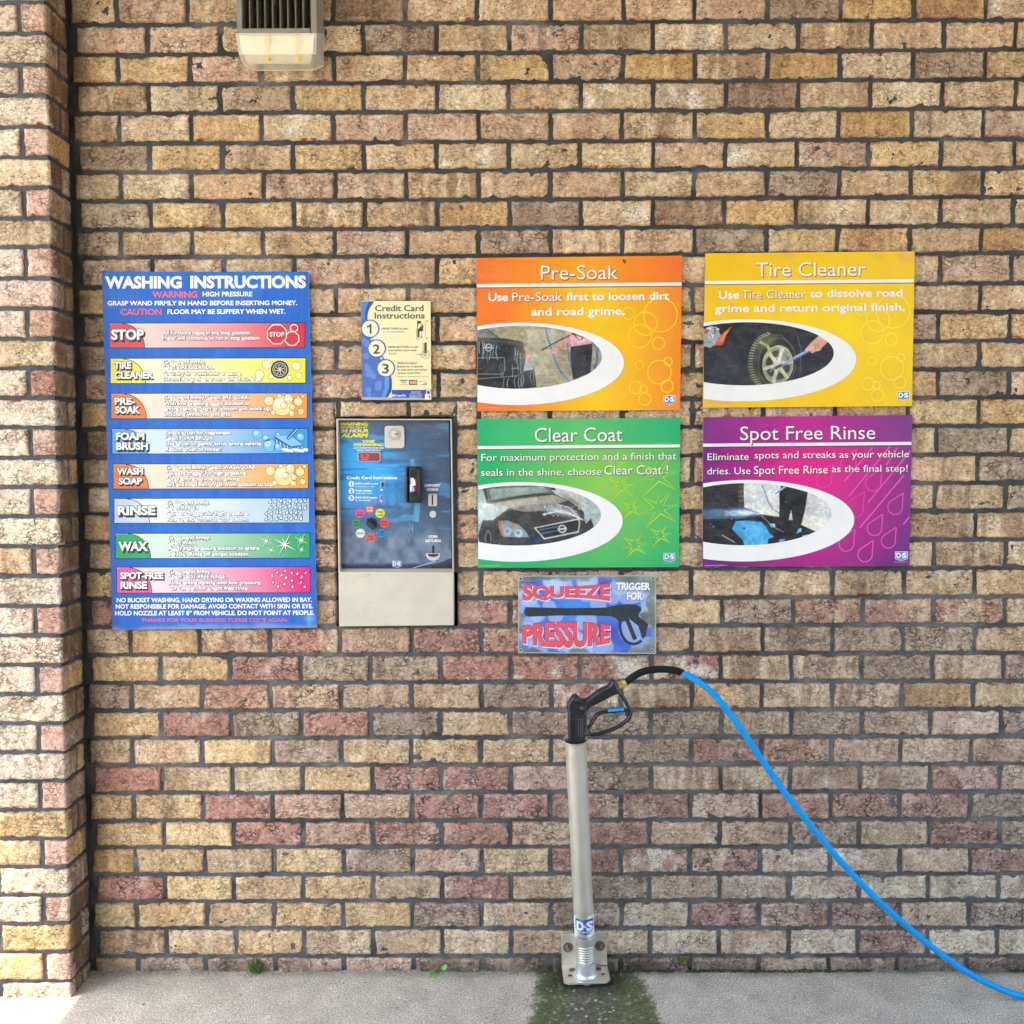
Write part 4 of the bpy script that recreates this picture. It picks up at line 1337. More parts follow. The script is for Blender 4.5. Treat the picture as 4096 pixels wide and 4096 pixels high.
def drops(sh):
    def drop(x, y, r, col, L):
        pts = []
        for k in range(22):
            a = math.radians(-20 + k * 220 / 21 + 10)
            pts.append((x + r * math.cos(a), y + r * math.sin(a) * 1.02))
        tip = (x + r * 1.15, y - r * 1.95)
        sh.stroke([tip] + pts + [(x - r * .55, y - r * .85), tip], 9, col, L)
    for k, (x, y, r, c) in enumerate([(1315, 470, 66, '#e83aa8'), (1105, 600, 68, '#e637a4'), (1210, 745, 1, '#e637a4'), (1370, 850, 75, '#e23aa6'), (1530, 635, 66, '#e245b4'), (1718, 840, 62, '#e64cc0'),
                                      (1542, 1020, 62, '#ef56c2'), (1660, 1130, 60, '#e84fc0'), (1300, 1150, 64, '#f055c0'), (1460, 1245, 62, '#ee58c6')]):
        if r > 2:
            drop(x, y, r, c, 3 + (k % 3) * 0.25)
    for k, (x0, y0, x1, y1, c) in enumerate([(1525, 325, 1285, 612, '#ee52b4'), (1675, 318, 1320, 745, '#ee52b4'), (1850, 360, 1485, 800, '#ea4fba'), (1795, 565, 1415, 1015, '#f05ac4'), (1842, 925, 1788, 990, '#ee58c4'), (1740, 330, 1640, 480, '#ea4fba')]):
        sh.stroke([(x0, y0), (x1, y1)], 11, c, 4 + k * 0.2)

poster('purple and magenta poster headed Spot Free Rinse with pink droplet outlines', 2780, 1640, 0.4658,
       [(70, 63), (1866, 43), (1840, 1340), (64, 1347)], g_purple, '#b6a3b6', 'Spot Free Rinse', (388, 1548), 254, 124, (281, 308),
       [('Eliminate', 108, 462, 424, 62, 'n'), ('spots and streaks as your vehicle', 512, 1838, 413, 62, 'n'), ('dries. Use', 106, 476, 546, 62, 'n'), ('Spot Free Rinse', 506, 1140, 546, 72, 'l'), ('as the final step!', 1176, 1826, 536, 62, 'n')],
       (430, 946, 938, 350, 430, 890, 742, 267, 70), pic_rinse, drops, (1718, 1222, 1828, 1300), ('© D&S CAR WASH EQUIPMENT CO.', 75, 282, 1332), 'droplet_pattern', '#4a1550')

# ------------------------------------------------------------------ blue washing instructions sign
sh = Sheet(0, 0, 1.0, 0.017, -0.0025, 830)
B1 = lambda x, y: (380 + x * .47619, 1060 + y * .47619)
B2 = lambda x, y: (400 + x * .46584, 1540 + y * .46584)
B3 = lambda x, y: (400 + x * .46584, 2040 + y * .46584)
cor = [B1(57, 57), B1(1792, 57), B3(1862, 1010), B3(107, 1030)]
c = [sh.raw(*k) for k in cor]
ins = thing('instruction_sign', ((c[2].x + c[3].x) / 2, -0.012, (c[2].z + c[3].z) / 2), 'tall blue washing instructions sign with eight coloured strips', 'sign')
def g_blue(u, v):
    n = fbm(u * 9, v * 14, 81, 5)
    n2 = fbm(u * 60, v * 3, 82, 3)
    c = lerp3('#0f5fc0', '#1f68c8', np.clip((n2 - 0.3) * 2.2, 0, 1))
    k = (sstep(0.585, 0.60, n) * 0.65)[..., None]
    c = c * (1 - k) + np.array(rgb('#0a6fd0')) * k
    e = (sstep(0.985, 1.0, v + (n - .5) * .03) * .6)[..., None]
    c = c * (1 - e) + np.array(rgb('#8fa3b8')) * e
    w_ = (sstep(0.045, 0.0, np.abs(u - .965) + np.abs(v - .975) * 1.5 + (n - .5) * .05) * .7)[..., None]
    return c * (1 - w_) + np.array(rgb('#7fc0d0')) * w_
panel(sh, cor, 0.007, '#a9b6c4', g_blue, ins, 110, 180)
def t1(fn, s_, x0, x1, yb, cap, col, bold=0.03, L=3, shadow=None):
    X0, Y = fn(x0, yb); X1, _ = fn(x1, yb); _, Y2 = fn(x0, yb - cap)
    sh.text(s_, X0, X1, Y, Y - Y2, col, L, bold, shadow=shadow)
part(sh, 'heading_word', ins, lambda: t1(B1, 'WASHING', 84, 728, 190, 98, WHITE, 0.045))
part(sh, 'heading_word', ins, lambda: t1(B1, 'INSTRUCTIONS', 800, 1772, 190, 100, WHITE, 0.045))
RED = '#ee6a72'
def warn():
    t1(B1, 'WARNING', 482, 858, 273, 54, RED, 0.02); t1(B1, 'HIGH PRESSURE', 904, 1322, 263, 40, WHITE)
    t1(B1, 'GRASP WAND FIRMLY IN HAND BEFORE INSERTING MONEY.', 106, 1698, 337, 38, WHITE)
    t1(B1, 'CAUTION', 215, 560, 417, 52, RED, 0.02); t1(B1, 'FLOOR MAY BE SLIPPERY WHEN WET.', 608, 1600, 410, 40, WHITE)
part(sh, 'warning_text', ins, warn)
def closing():
    t1(B3, 'NO BUCKET WASHING, HAND DRYING OR WAXING ALLOWED IN BAY.', 143, 1820, 790, 38, WHITE)
    t1(B3, 'NOT RESPONSIBLE FOR DAMAGE. AVOID CONTACT WITH SKIN OR EYE.', 135, 1828, 845, 38, WHITE)
    t1(B3, 'HOLD NOZZLE AT LEAST 8” FROM VEHICLE. DO NOT POINT AT PEOPLE.', 130, 1838, 902, 38, WHITE)
    t1(B3, 'THANKS FOR YOUR BUSINESS! PLEASE COME AGAIN.', 355, 1618, 960, 32, '#e2647a', 0.015)
part(sh, 'closing_text', ins, closing)
INK = '#1c2433'
def strip(fn, x0, y0, x1, y1, cl, cr, tab, heads, lines, pic, texcol=WHITE):
    a0, b0 = fn(x0, y0); a1, b1 = fn(x1, y1)
    o = Acc(); sh.acc = o
    sh.rect(a0 - 3, b0 - 3, a1 + 2.5, b1 + 3, '#14264a', 2)
    q = lambda x, y: (x, y + sh.sl * (x - sh.xc))
    sh.grid([q(a0, b0), q(a1, b0), q(a1, b1), q(a0, b1)], 24, 4, lambda u, v: lerp3(cl, cr, np.clip(u * 1.12 - 0.06, 0, 1) ** 1.1), 3)
    W_, H_ = a1 - a0, b1 - b0
    arc = [(a0, b1), (a0, b0 + 4), (a0 + 6, b0 + 1), (a0 + .065 * W_, b0 + 1)]
    cur = [(a0 + .065 * W_ + .115 * W_ * math.sin(t), b1 - (H_ - 1) * math.cos(t) ** 1.0) for t in np.linspace(0, math.pi / 2, 14)]
    sh.poly(arc + cur, tab, 4)
    sh.stroke(cur, 2.6, INK, 5)
    s_ = o.build('instruction_strip', M_PRINT, ins)
    def hd():
        for (t, hx0, hx1, hy, hc) in heads:
            k = 12 if hc > 60 else 9
            t1(fn, t, hx0, hx1, hy, hc, '#f7f6f2', 0.045, 7, [(k * .5, k * .6, '#232a36', 0.085, 6), (0, 0, '#232a36', 0.085, 6.3)])
    part(sh, 'strip_heading', s_, hd)
    def ln():
        for (t, lx0, lx1, ly, lc) in lines:
            t1(fn, t, lx0, lx1, ly, lc, texcol, 0.035, 7, [(0.6, 0.7, '#222a38', 0.10, 6)])
    part(sh, 'strip_text', s_, ln)
    part(sh, 'strip_picture', s_, lambda: pic(lambda x, y: fn(x, y)))
    return s_
K = .4667
def ball(fn, x, y, r, col, L=5, rim=INK, hi='#fdf6dc'):
    X, Y = fn(x, y)
    sh.ell(X, Y, r * K + 1.3, None, rim, L, 24); sh.ell(X, Y, r * K, None, col, L + .4, 24); sh.ell(X - r * K * .25, Y - r * K * .25, r * K * .5, None, hi, L + .8, 16)
def octo(fn, x, y, r, fill, L):
    for k, (rr, c_) in enumerate(((r, '#f6e9ea'), (r - 9, fill))):
        sh.poly([fn(x + rr * math.cos(math.radians(22.5 + 45 * i)), y + rr * math.sin(math.radians(22.5 + 45 * i))) for i in range(8)], c_, L + k * .4)
def pic_stop(fn):
    octo(fn, 1672, 532, 36, '#d8303f', 5); octo(fn, 1655, 620, 66, '#d4243c', 5.9); octo(fn, 1528, 583, 90, '#d4243c', 6.8)
    t1(fn, 'STOP', 1468, 1588, 603, 40, WHITE, 0.02, 8)
strip(B1, 122, 490, 1761, 692, '#f6d9d4', '#d8203c', '#dd4a55', [('STOP', 136, 410, 622, 84)],
      [('All functions cease in the stop position.', 570, 1308, 583, 32), ('Meter will  continue to run in stop position.', 568, 1392, 627, 32)], pic_stop)
def pic_tyre(fn):
    for x, y, r in ((1440, 838, 38), (1382, 922, 38), (1478, 940, 22), (1690, 850, 38), (1712, 932, 26), (1636, 950, 22)):
        ball(fn, x, y, r, '#efe8a8')
    X, Y = fn(1552, 880)
    for r, c_, L in ((84, '#e9e4c0', 6.2), (78, '#1f2733', 6.5), (62, '#d8d4b8', 6.8), (57, '#2a323c', 7.1), (48, '#c9c6ae', 7.4), (44, '#2a323c', 7.7)):
        sh.ell(X, Y, r * K, None, c_, L, 30)
    for k in range(8):
        a = k * math.pi / 4
        sh.stroke([(X + 5 * math.cos(a), Y + 5 * math.sin(a)), (X + 12 * math.cos(a + .5), Y + 12 * math.sin(a + .5)), (X + 19 * math.cos(a + .6), Y + 19 * math.sin(a + .6))], 2.6, '#d8d4b8', 8)
    sh.ell(X, Y, 5, None, '#d8d4b8', 8.3, 14)
strip(B1, 132, 786, 1767, 990, '#f4f2dc', '#f2e21c', '#efe448', [('TIRE', 160, 304, 868, 58), ('CLEANER', 162, 490, 950, 58)],
      [('Grab wand firmly.', 570, 930, 828, 32), ('Select TIRE CLEANER .', 572, 1000, 872, 32), ('Soak dry tires with low pressure.', 574, 1232, 925, 32), ('Do not spray cleaner on painted surfaces.', 574, 1405, 971, 32)], pic_tyre)
def pic_bub(dx, dy):
    def f(fn):
        g = lambda x, y: fn(x + dx, y + dy)
        for k, (x, y, r) in enumerate(((1565, 178, 86), (1450, 137, 40), (1540, 97, 18), (1618, 118, 38), (1577, 178, 29), (1652, 192, 24), (1703, 145, 36), (1704, 107, 11), (1743, 100, 13), (1724, 230, 26), (1646, 246, 23), (1486, 240, 21))):
            ball(g, x, y, r, '#f3d894', 5 + (0 if k == 0 else 1.2 + k * .06))
    return f
strip(B2, 97, 74, 1776, 285, '#f3e7da', '#f39a2c', '#f07c35', [('PRE-', 124, 300, 165, 58), ('SOAK', 128, 345, 240, 60)],
      [('Grab wand firmly. Select PRE-SOAK.', 545, 1285, 123, 34), ('With low pressure, apply solution to', 548, 1290, 172, 34), ('entire vehicle. Start at bottom and work up,', 552, 1468, 218, 34), ('including windows and grill.', 552, 1126, 264, 34)], pic_bub(0, 0))
def pic_brush(fn):
    for x, y, r in ((1350, 423, 40), (1428, 460, 32), (1455, 520, 54), (1530, 427, 19), (1528, 535, 34), (1722, 447, 32)):
        ball(fn, x, y, r, '#6fb9e6', 5, '#22527c', '#a8d8f2')
    P_ = lambda *q: [fn(x, y) for x, y in q]
    sh.poly(P_((1492, 440), (1640, 430), (1750, 518), (1640, 545), (1500, 460)), '#2a5a86', 6.6)
    sh.poly(P_((1498, 440), (1636, 434), (1740, 515), (1640, 530)), '#7cc3ea', 7)
    for k in range(16):
        x = 1500 + k * 15.5; y = 462 + max(0, (x - 1500)) * .52
        y = min(y, 545) if x < 1650 else 545 - (x - 1650) * .2
        sh.stroke(P_((x, y), (x + 6, y + 34)), 2.2, '#d4ebf6' if k % 2 else '#2a5a86', 7.4)
    for k in range(14):
        ball(fn, 1570 + k * 15.5, 562 + (k * 37 % 17) - 8, 12 + (k * 5 % 6), '#cfe8f4', 7.8 + k * .05, '#2a5a86', '#eef8fc')
    sh.stroke(P_((1608, 468), (1690, 378)), 13, '#1d3f62', 7.7); sh.stroke(P_((1612, 466), (1692, 380)), 4, '#9fd0ea', 8.1)
strip(B2, 106, 378, 1782, 587, '#dfe9f0', '#2f98da', '#5ab0e4', [('FOAM', 136, 380, 467, 62), ('BRUSH', 138, 412, 552, 62)],
      [('Check brush for cleanliness.', 560, 1126, 424, 34), ('Select FOAM BRUSH .', 560, 985, 470, 34), ('Use brush to gently scrub entire vehicle.', 562, 1393, 518, 34), ('Return brush to holder.', 562, 1046, 565, 34)], pic_brush)
strip(B2, 116, 680, 1785, 888, '#f4e4d2', '#f3a02c', '#f07c35', [('WASH', 144, 370, 765, 56), ('SOAP', 158, 362, 850, 56)],
      [('Grab wand firmly. Select WASH/SOAP.', 565, 1340, 722, 34), ('Squeeze trigger for high pressure.', 567, 1263, 770, 34), ('Spray entire vehicle to remove', 567, 1198, 820, 34), ('dirt and road film. Wash from bottom to top.', 568, 1492, 868, 34)], pic_bub(14, 602))
def tear(fn, x, y, s, L=6, fill='#e8f0f8', rim='#26344a'):
    for k, (q, c_) in enumerate(((s + 6, rim), (s, fill))):
        pts = [(x + q * .95, y - q * 1.9)] + [(x + q * math.cos(math.radians(a)), y + q * math.sin(math.radians(a))) for a in range(-20, 200, 22)]
        sh.poly([fn(*p) for p in pts], c_, L + k * .4)
def pic_rain(fn):
    rr = random.Random(3)
    for r in range(4):
        for k in range(8):
            x = 1465 - r * 18 + k * 42 + (r % 2) * 14 + rr.uniform(-8, 8); y = 1005 + r * 48 + rr.uniform(-8, 8)
            if 1385 < x < 1770: tear(fn, x, y, 11, 6)
strip(B2, 124, 976, 1795, 1182, '#eef2f4', '#a9c8e4', '#c3d6ea', [('RINSE', 150, 476, 1112, 76)],
      [('Grab wand firmly.', 572, 940, 1025, 34), ('Select RINSE .', 573, 843, 1069, 34), ('Squeeze trigger for high pressure.', 575, 1277, 1116, 34), ('Rinse vehicle from top to bottom.', 576, 1276, 1166, 34)], pic_rain)
def pic_wax(fn):
    for k, (x, y, s) in enumerate(((1427, 268, 62), (1470, 346, 40), (1585, 297, 100), (1728, 262, 62), (1732, 342, 36))):
        for dx, c_, L in ((5, '#17402c', 5.5), (0, '#f6faf2', 6.2)):
            pts = []
            for i in range(16):
                a = math.radians(i * 22.5 - 62)
                r = s * (1.15 if i % 4 == 0 else .62 if i % 2 == 0 else .13)
                pts.append(fn(x + dx + r * math.cos(a), y + dx + r * math.sin(a)))
            sh.poly(pts, c_, L)
strip(B3, 136, 203, 1800, 412, '#dff0e2', '#1da260', '#25a866', [('WAX', 158, 410, 346, 78)],
      [('Grab wand firmly.', 582, 948, 252, 34), ('Select WAX.', 583, 832, 296, 34), ('Apply high-pressure solution to entire', 585, 1368, 342, 34), ('vehicle.  Rinse off excess solution.', 587, 1285, 393, 34)], pic_wax)
def pic_drip(fn):
    for x, y in ((1477, 565), (1520, 540), (1588, 527), (1556, 563), (1645, 543), (1693, 551), (1764, 543), (1595, 585), (1730, 578), (1646, 610), (1484, 625), (1582, 640), (1722, 628), (1528, 660), (1652, 662), (1757, 663)):
        tear(fn, x, y, 10, 6, '#f6dce8', '#9a1a58')
strip(B3, 146, 493, 1804, 709, '#f6e3ea', '#e0207c', '#ee5a9c', [('SPOT-FREE', 172, 545, 588, 56), ('RINSE', 175, 404, 672, 60)],
      [('Grab wand firmly.', 587, 957, 545, 34), ('Select SPOT-FREE RINSE .', 588, 1098, 588, 34), ('Rinse entire vehicle with low pressure,', 590, 1386, 638, 34), ('pure water, for a spot free rinse.', 590, 1277, 685, 34)], pic_drip)

# ------------------------------------------------------------------ small cream card-payment sign
sh = Sheet(1400, 1180, 380 / 1669, 0.014, -0.004, 810)
cor = [(190, 108), (1413, 106), (1428, 1842), (215, 1842)]
c = [sh.raw(*k) for k in cor]
cc = thing('payment_sign', ((c[2].x + c[3].x) / 2, -0.010, (c[2].z + c[3].z) / 2), 'small cream sign with blue left side and numbered credit card steps', 'sign')
panel(sh, cor, 0.005, '#d8d4c0', lambda u, v: lerp3('#f4ecbc', '#efe7b4', v), cc, 10, 10)
def cc_band():
    edge = [(425, 112), (360, 200), (320, 300), (308, 420), (340, 640), (430, 800), (540, 1000), (640, 1200), (720, 1420), (736, 1560), (720, 1700), (650, 1780), (640, 1838)]
    ed = [tuple(q) for q in catmull(edge, 4)]
    sh.poly([(192, 112)] + ed + [(214, 1838)], '#4a6fbe', 2)
    sh.poly([(192, 112), (330, 112), (275, 250), (258, 420), (200, 420)], '#4c86cc', 2.4)
    sh.poly([(330, 112), (425, 112), (350, 220), (300, 330), (285, 430), (256, 430), (270, 260)], '#3d4f96', 2.8)
    rr = random.Random(4)
    for k in range(20):
        x, y = rr.uniform(240, 520), rr.uniform(760, 1760)
        if x < 240 + (y - 500) * .36:
            sh.ell(x, y, rr.uniform(38, 62), None, '#6a8cd0', 3.0 + k * .035, 18)
    sh.poly([(610, 1440), (690, 1440), (690, 1600), (600, 1838), (540, 1838), (610, 1650)], '#5a9ddb', 3.8)
    sh.poly([(690, 1440), (730, 1480), (736, 1600), (722, 1700), (660, 1800), (640, 1790), (688, 1640)], '#35478c', 3.8)
    for x, y in ((384, 778), (552, 1114)):
        sh.poly([(x - 24, y - 14), (x + 14, y - 26), (x + 26, y + 8), (x - 14, y + 24)], '#a9dcea', 3.9)
    sh.rect(735, 1668, 1424, 1838, '#3c51a6', 4)
    sh.poly([(192, 1790), (640, 1800), (1424, 1815), (1427, 1840), (214, 1840)], '#aab3c4', 4.4)
part(sh, 'blue_band', cc, cc_band)
for x, y, n in ((358, 588, '1'), (474, 938, '2'), (634, 1284, '3')):
    def cc_num():
        sh.ell(x, y, 158, None, '#4a5c9c', 5); sh.ell(x - 6, y + 2, 142, None, '#f4efcc', 5.5)
        if n == '1':
            sh.poly([(300, 545), (335, 530), (352, 508), (378, 508), (378, 676), (346, 676), (346, 560), (300, 570)], '#4a4c4a', 6.2)
        elif n == '2':
            sh.text('2', 404, 524, 1026, 166, '#4a4c4a', 6.2, 0.02)
        else:
            sh.text('3', 564, 684, 1372, 168, '#4a4c4a', 6.2, 0.02)
    part(sh, 'step_badge', cc, cc_num)
g = '#53564e'
part(sh, 'heading', cc, lambda: (sh.text('Credit Card', 440, 1292, 282, 108, g, 3, 0.018), sh.text('Instructions', 432, 1312, 412, 108, g, 3, 0.018)))
def cc_t1():
    sh.text('SWIPE CARD', 554, 854, 606, 36, g, 3, 0.012, 0.2); sh.text('to start', 870, 1025, 606, 36, g, 3, 0.012)
    sh.rect(560, 628, 935, 680, '#f7f4dc', 2.5); sh.text('$5.00 MINIMUM', 575, 938, 664, 34, '#6a7690', 3)
def cc_t2():
    sh.text('PRESS BUTTON', 668, 1040, 930, 36, g, 3, 0.012, 0.2); sh.text('to add', 1056, 1192, 930, 36, g, 3, 0.012)
    sh.text('time before cycle ends', 670, 1168, 986, 34, g, 3, 0.01); sh.text('$1.00', 685, 808, 1045, 34, '#6a6a60', 3)
def cc_t3():
    sh.text('PRESS & HOLD', 828, 1175, 1216, 36, g, 3, 0.012, 0.2); sh.text('Button for 2 seconds', 832, 1286, 1272, 34, g, 3, 0.01)
    sh.text('to end cycle and cancel', 832, 1350, 1328, 34, g, 3, 0.01); sh.text('unused cycle time.', 832, 1240, 1384, 34, g, 3, 0.01)
    sh.text('Charges are displayed at end of cycle.', 832, 1384, 1442, 22, g, 3, 0.0, 0.2, res=1)
for f_ in (cc_t1, cc_t2, cc_t3): part(sh, 'step_text', cc, f_)
def cc_pic():
    g = '#4b4e4c'
    sh.poly([(1180, 452), (1250, 460), (1250, 500), (1288, 540), (1282, 640), (1225, 640), (1180, 600)], g, 3)
    sh.poly([(1205, 510), (1240, 500), (1262, 540), (1232, 560), (1205, 600), (1190, 570)], '#f4ecbc', 3.5)
    sh.rect(1185, 610, 1220, 775, g, 3); sh.ell(1202, 756, 15, None, '#f4ecbc', 3.5, 14); sh.rect(1168, 600, 1174, 775, g, 3)
    sh.rect(1256, 660, 1262, 740, g, 3); sh.poly([(1244, 730), (1274, 730), (1259, 768)], g, 3)
    for y in (462, 765):
        sh.rect(1320, y - 3, 1350, y + 3, '#9a6f4a', 3); sh.poly([(1345, y - 14), (1374, y), (1345, y + 14)], '#9a6f4a', 3)
    sh.rect(1322, 480, 1327, 750, '#c08a5c', 3)
    sh.rect(1305, 838, 1348, 1074, g, 3); sh.rect(1305, 972, 1348, 984, '#c03a44', 3.5); sh.ell(1328, 1045, 18, None, '#efe7d0', 3.5, 14); sh.rect(1282, 838, 1288, 1074, g, 3)
    sh.ring(1325, 1048, 70, 6, '#6d6a52', 3.8); sh.rect(1155, 1044, 1230, 1050, '#6d5a48', 3); sh.poly([(1225, 1034), (1252, 1047), (1225, 1060)], '#6d5a48', 3)
part(sh, 'step_picture', cc, cc_pic)
def cc_cards():
    sh.rect(876, 1494, 1010, 1582, '#f2f0e4', 3); sh.rect(876, 1494, 1010, 1512, '#3f6f7c', 3.4); sh.rect(876, 1566, 1010, 1582, '#e0a850', 3.4); sh.text('VISA', 902, 990, 1552, 30, '#2f4a6a', 3.6, 0.03, 0.2)
    sh.rect(1036, 1494, 1180, 1582, '#3a3350', 3); sh.ell(1076, 1538, 36, None, '#d42f38', 3.4, 24); sh.ell(1140, 1538, 36, None, '#efa62c', 3.4, 24)
    for y in (1520, 1538, 1556): sh.rect(1050, y - 4, 1125, y + 4, '#f2d9c8', 3.8)
    sh.rect(1204, 1490, 1348, 1582, '#f4f0e2', 3); sh.poly([(1348, 1540), (1348, 1582), (1230, 1582)], '#e58a3c', 3.4); sh.text('DISCOVER', 1210, 1338, 1535, 22, '#4a4a48', 3.7, 0.01)
part(sh, 'card_logo', cc, cc_cards)
def cc_foot():
    sh.text('CryptoPay', 800, 985, 1782, 40, '#eef0f6', 5, 0.02, 0.15)
    for k in range(4): sh.rect(738 + k * 14, 1738 + (k % 2) * 8, 748 + k * 14, 1785, '#eef0f6', 5)
    for k, t_ in enumerate(('Cryptographically', 'ENHANCED', 'SECURE PAYMENT', 'Credit Card Acceptance', 'SIMPLY', 'SYSTEM SECURITY')):
        sh.text(t_, 1075 - (k > 1) * 35, 1240 + (k > 1) * 30, 1704 + k * 22, 14, '#dfe4f2', 5, 0.02, res=1)
    sh.poly([(1318, 1740), (1424, 1740), (1426, 1836), (1314, 1836)], '#f0ece0', 5)
    sh.stroke([(1345, 1738), (1345, 1700), (1360, 1680), (1395, 1680), (1412, 1700), (1412, 1738)], 16, '#f0ece0', 5.4)
    sh.ell(1394, 1782, 16, None, '#4a5068', 5.8, 14); sh.rect(1388, 1785, 1400, 1818, '#4a5068', 6)
part(sh, 'lock_logo', cc, cc_foot)

# ------------------------------------------------------------------ squeeze trigger sign
sh = Sheet(2040, 2280, 620 / 1932, 0.013, -0.002, 960)
cor = [(103, 72), (1822, 66), (1820, 1045), (100, 1036)]
c = [sh.raw(*k) for k in cor]
sq = thing('trigger_sign', ((c[2].x + c[3].x) / 2, -0.009, (c[2].z + c[3].z) / 2), 'weathered blue sign saying squeeze trigger for pressure above the spray gun', 'sign')
blobs = [(random.Random(50 + k).uniform(0, 1), random.Random(90 + k).uniform(0, 1), random.Random(130 + k).uniform(.05, .10)) for k in range(34)]
def g_sq(u, v):
    n = fbm(u * 5, v * 4, 91, 4); n2 = fbm(u * 9, v * 7, 92, 5)
    c = lerp3('#4456c0', '#4f8ce2', np.clip((n - .3) * 2.4, 0, 1))
    for (cx, cy, r) in blobs:
        d = np.sqrt(((u - cx)) ** 2 + ((v - cy) * .57) ** 2)
        k = (sstep(r + .008, r - .008, d) * .5)[..., None]
        c = c * (1 - k) + np.array(rgb('#bcd4f6')) * k
    e = np.minimum(np.minimum(u, 1 - u) * 1.75, np.minimum(v, 1 - v))
    wear = sstep(0.155, 0.085, e + (n2 - .5) * .42 + 0.075 * (u < .8) * (v > .08) + 0.05 * ((u > .12) & (u < .35)))
    k = (wear * .9)[..., None]
    bare = lerp3('#5f6450', '#9a9c8e', np.clip((n2 - .3) * 2.2, 0, 1))
    c = c * (1 - k) + bare * k
    ed = (sstep(0.014, 0.006, e) * .8)[..., None]
    return c * (1 - ed) + np.array(rgb('#c8cfca')) * ed
panel(sh, cor, 0.005, '#b8bcb4', g_sq, sq, 170, 96)
def pinch(top, mid, x0, x1, y0, y1, k):
    """lettering that swells or pinches towards its middle"""
    def f(X, h):
        t = (X - (x0 + x1) / 2) / ((x1 - x0) / 2)
        q = k * (1 - t * t)
        return (y1 - q) + ((y0 + q) - (y1 - q)) * h
    return f
for s_, x0, x1, y0, y1, k in (('SQUEEZE', 152, 1250, 166, 372, 38), ('PRESSURE', 152, 1250, 690, 896, -48)):
    part(sh, 'red_word', sq, lambda: sh.text(s_, x0, x1, 0, 1, '#ea5668', 5, 0.04, warp=pinch(0, 0, x0, x1, y0, y1, k), shadow=[(8, 12, '#dfe6f6', 0.065, 3), (0, 0, '#7a2444', 0.055, 4)]))
def sq_white():
    for s_, x0, x1, y in (('TRIGGER', 1325, 1752, 248), ('FOR', 1458, 1655, 370)):
        sh.text(s_, x0, x1, y, 90, '#f4f5f6', 5, 0.045, shadow=[(6, 8, '#3a4a70', 0.05, 4)])
part(sh, 'white_lettering', sq, sq_white)
def sq_gun():
    k_ = '#303a40'
    body = [(190, 462), (700, 475), (1000, 472), (1200, 468), (1330, 440), (1450, 424), (1560, 430), (1632, 466), (1638, 500), (1610, 540), (1600, 580), (1725, 680), (1700, 760), (1690, 830), (1650, 860),
            (1600, 700), (1500, 620), (1480, 592), (1420, 640), (1352, 640), (1320, 600), (1250, 575), (1000, 566), (600, 566), (240, 580), (195, 572), (172, 520)]
    sh.poly(body, k_, 5)
    sh.stroke([tuple(q) for q in catmull([(1375, 620), (1370, 700), (1390, 800), (1440, 880), (1510, 920), (1580, 915), (1640, 880)], 5)], 34, k_, 5.5)
    sh.stroke([(1455, 610), (1500, 720), (1540, 820), (1562, 870)], 50, k_, 5.7)
part(sh, 'gun_silhouette', sq, sq_gun)
for x, y in ((134, 108), (1780, 106), (140, 998), (1776, 1000)):
    part(sh, 'mounting_hole', sq, lambda: (sh.ell(x, y, 22, None, '#c9c6bc', 3, 18), sh.ell(x - 1, y, 14, None, '#2a2624', 3.5, 16)))

# ------------------------------------------------------------------ pay box set into the wall
mt = Sheet(1320, 1620, 540 / 1932, 0.022)
def at(x, y, d):                      # reading on the enlargement -> point on the plane y = -d
    return back(1320 + x * .27950, 1620 + y * .27950, d)
DF, DR = 0.022, -0.004                # front of the housing, face of the recessed panel
pb = thing('pay_box', (at(930, 3100, 0).x, -DF, at(930, 3165, 0).z), 'beige steel coin and card pay box with scuffed blue face recessed in the wall', 'pay box')
BEIGE, BEIGE_D = rgb('#cfc7b2', 0.82), rgb('#b9b09a', 0.82)
h = Acc()
def bar(c4, back_y, col=BEIGE):
    P = [at(x, y, DF) for x, y in c4]                      # tl, tr, br, bl
    slab(h, [P[0], P[3], P[2], P[1]], back_y + DF, col)
bar([(90, 197), (1738, 200), (1738, 214), (90, 212)], 0.09)
bar([(90, 212.5), (108, 212.5), (138, 2389), (120, 2389)], 0.09)
bar([(1722, 214.5), (1738, 214.5), (1768, 2389), (1753, 2389)], 0.09)
P = [at(120, 2389.5, DF), at(1768, 2389.5, DF), at(1772, 3156, DF), at(128, 3170, DF)]
bevel_plate(h, [(p.x, p.z) for p in P], -DF, 0.09, 0.003, BEIGE, True)
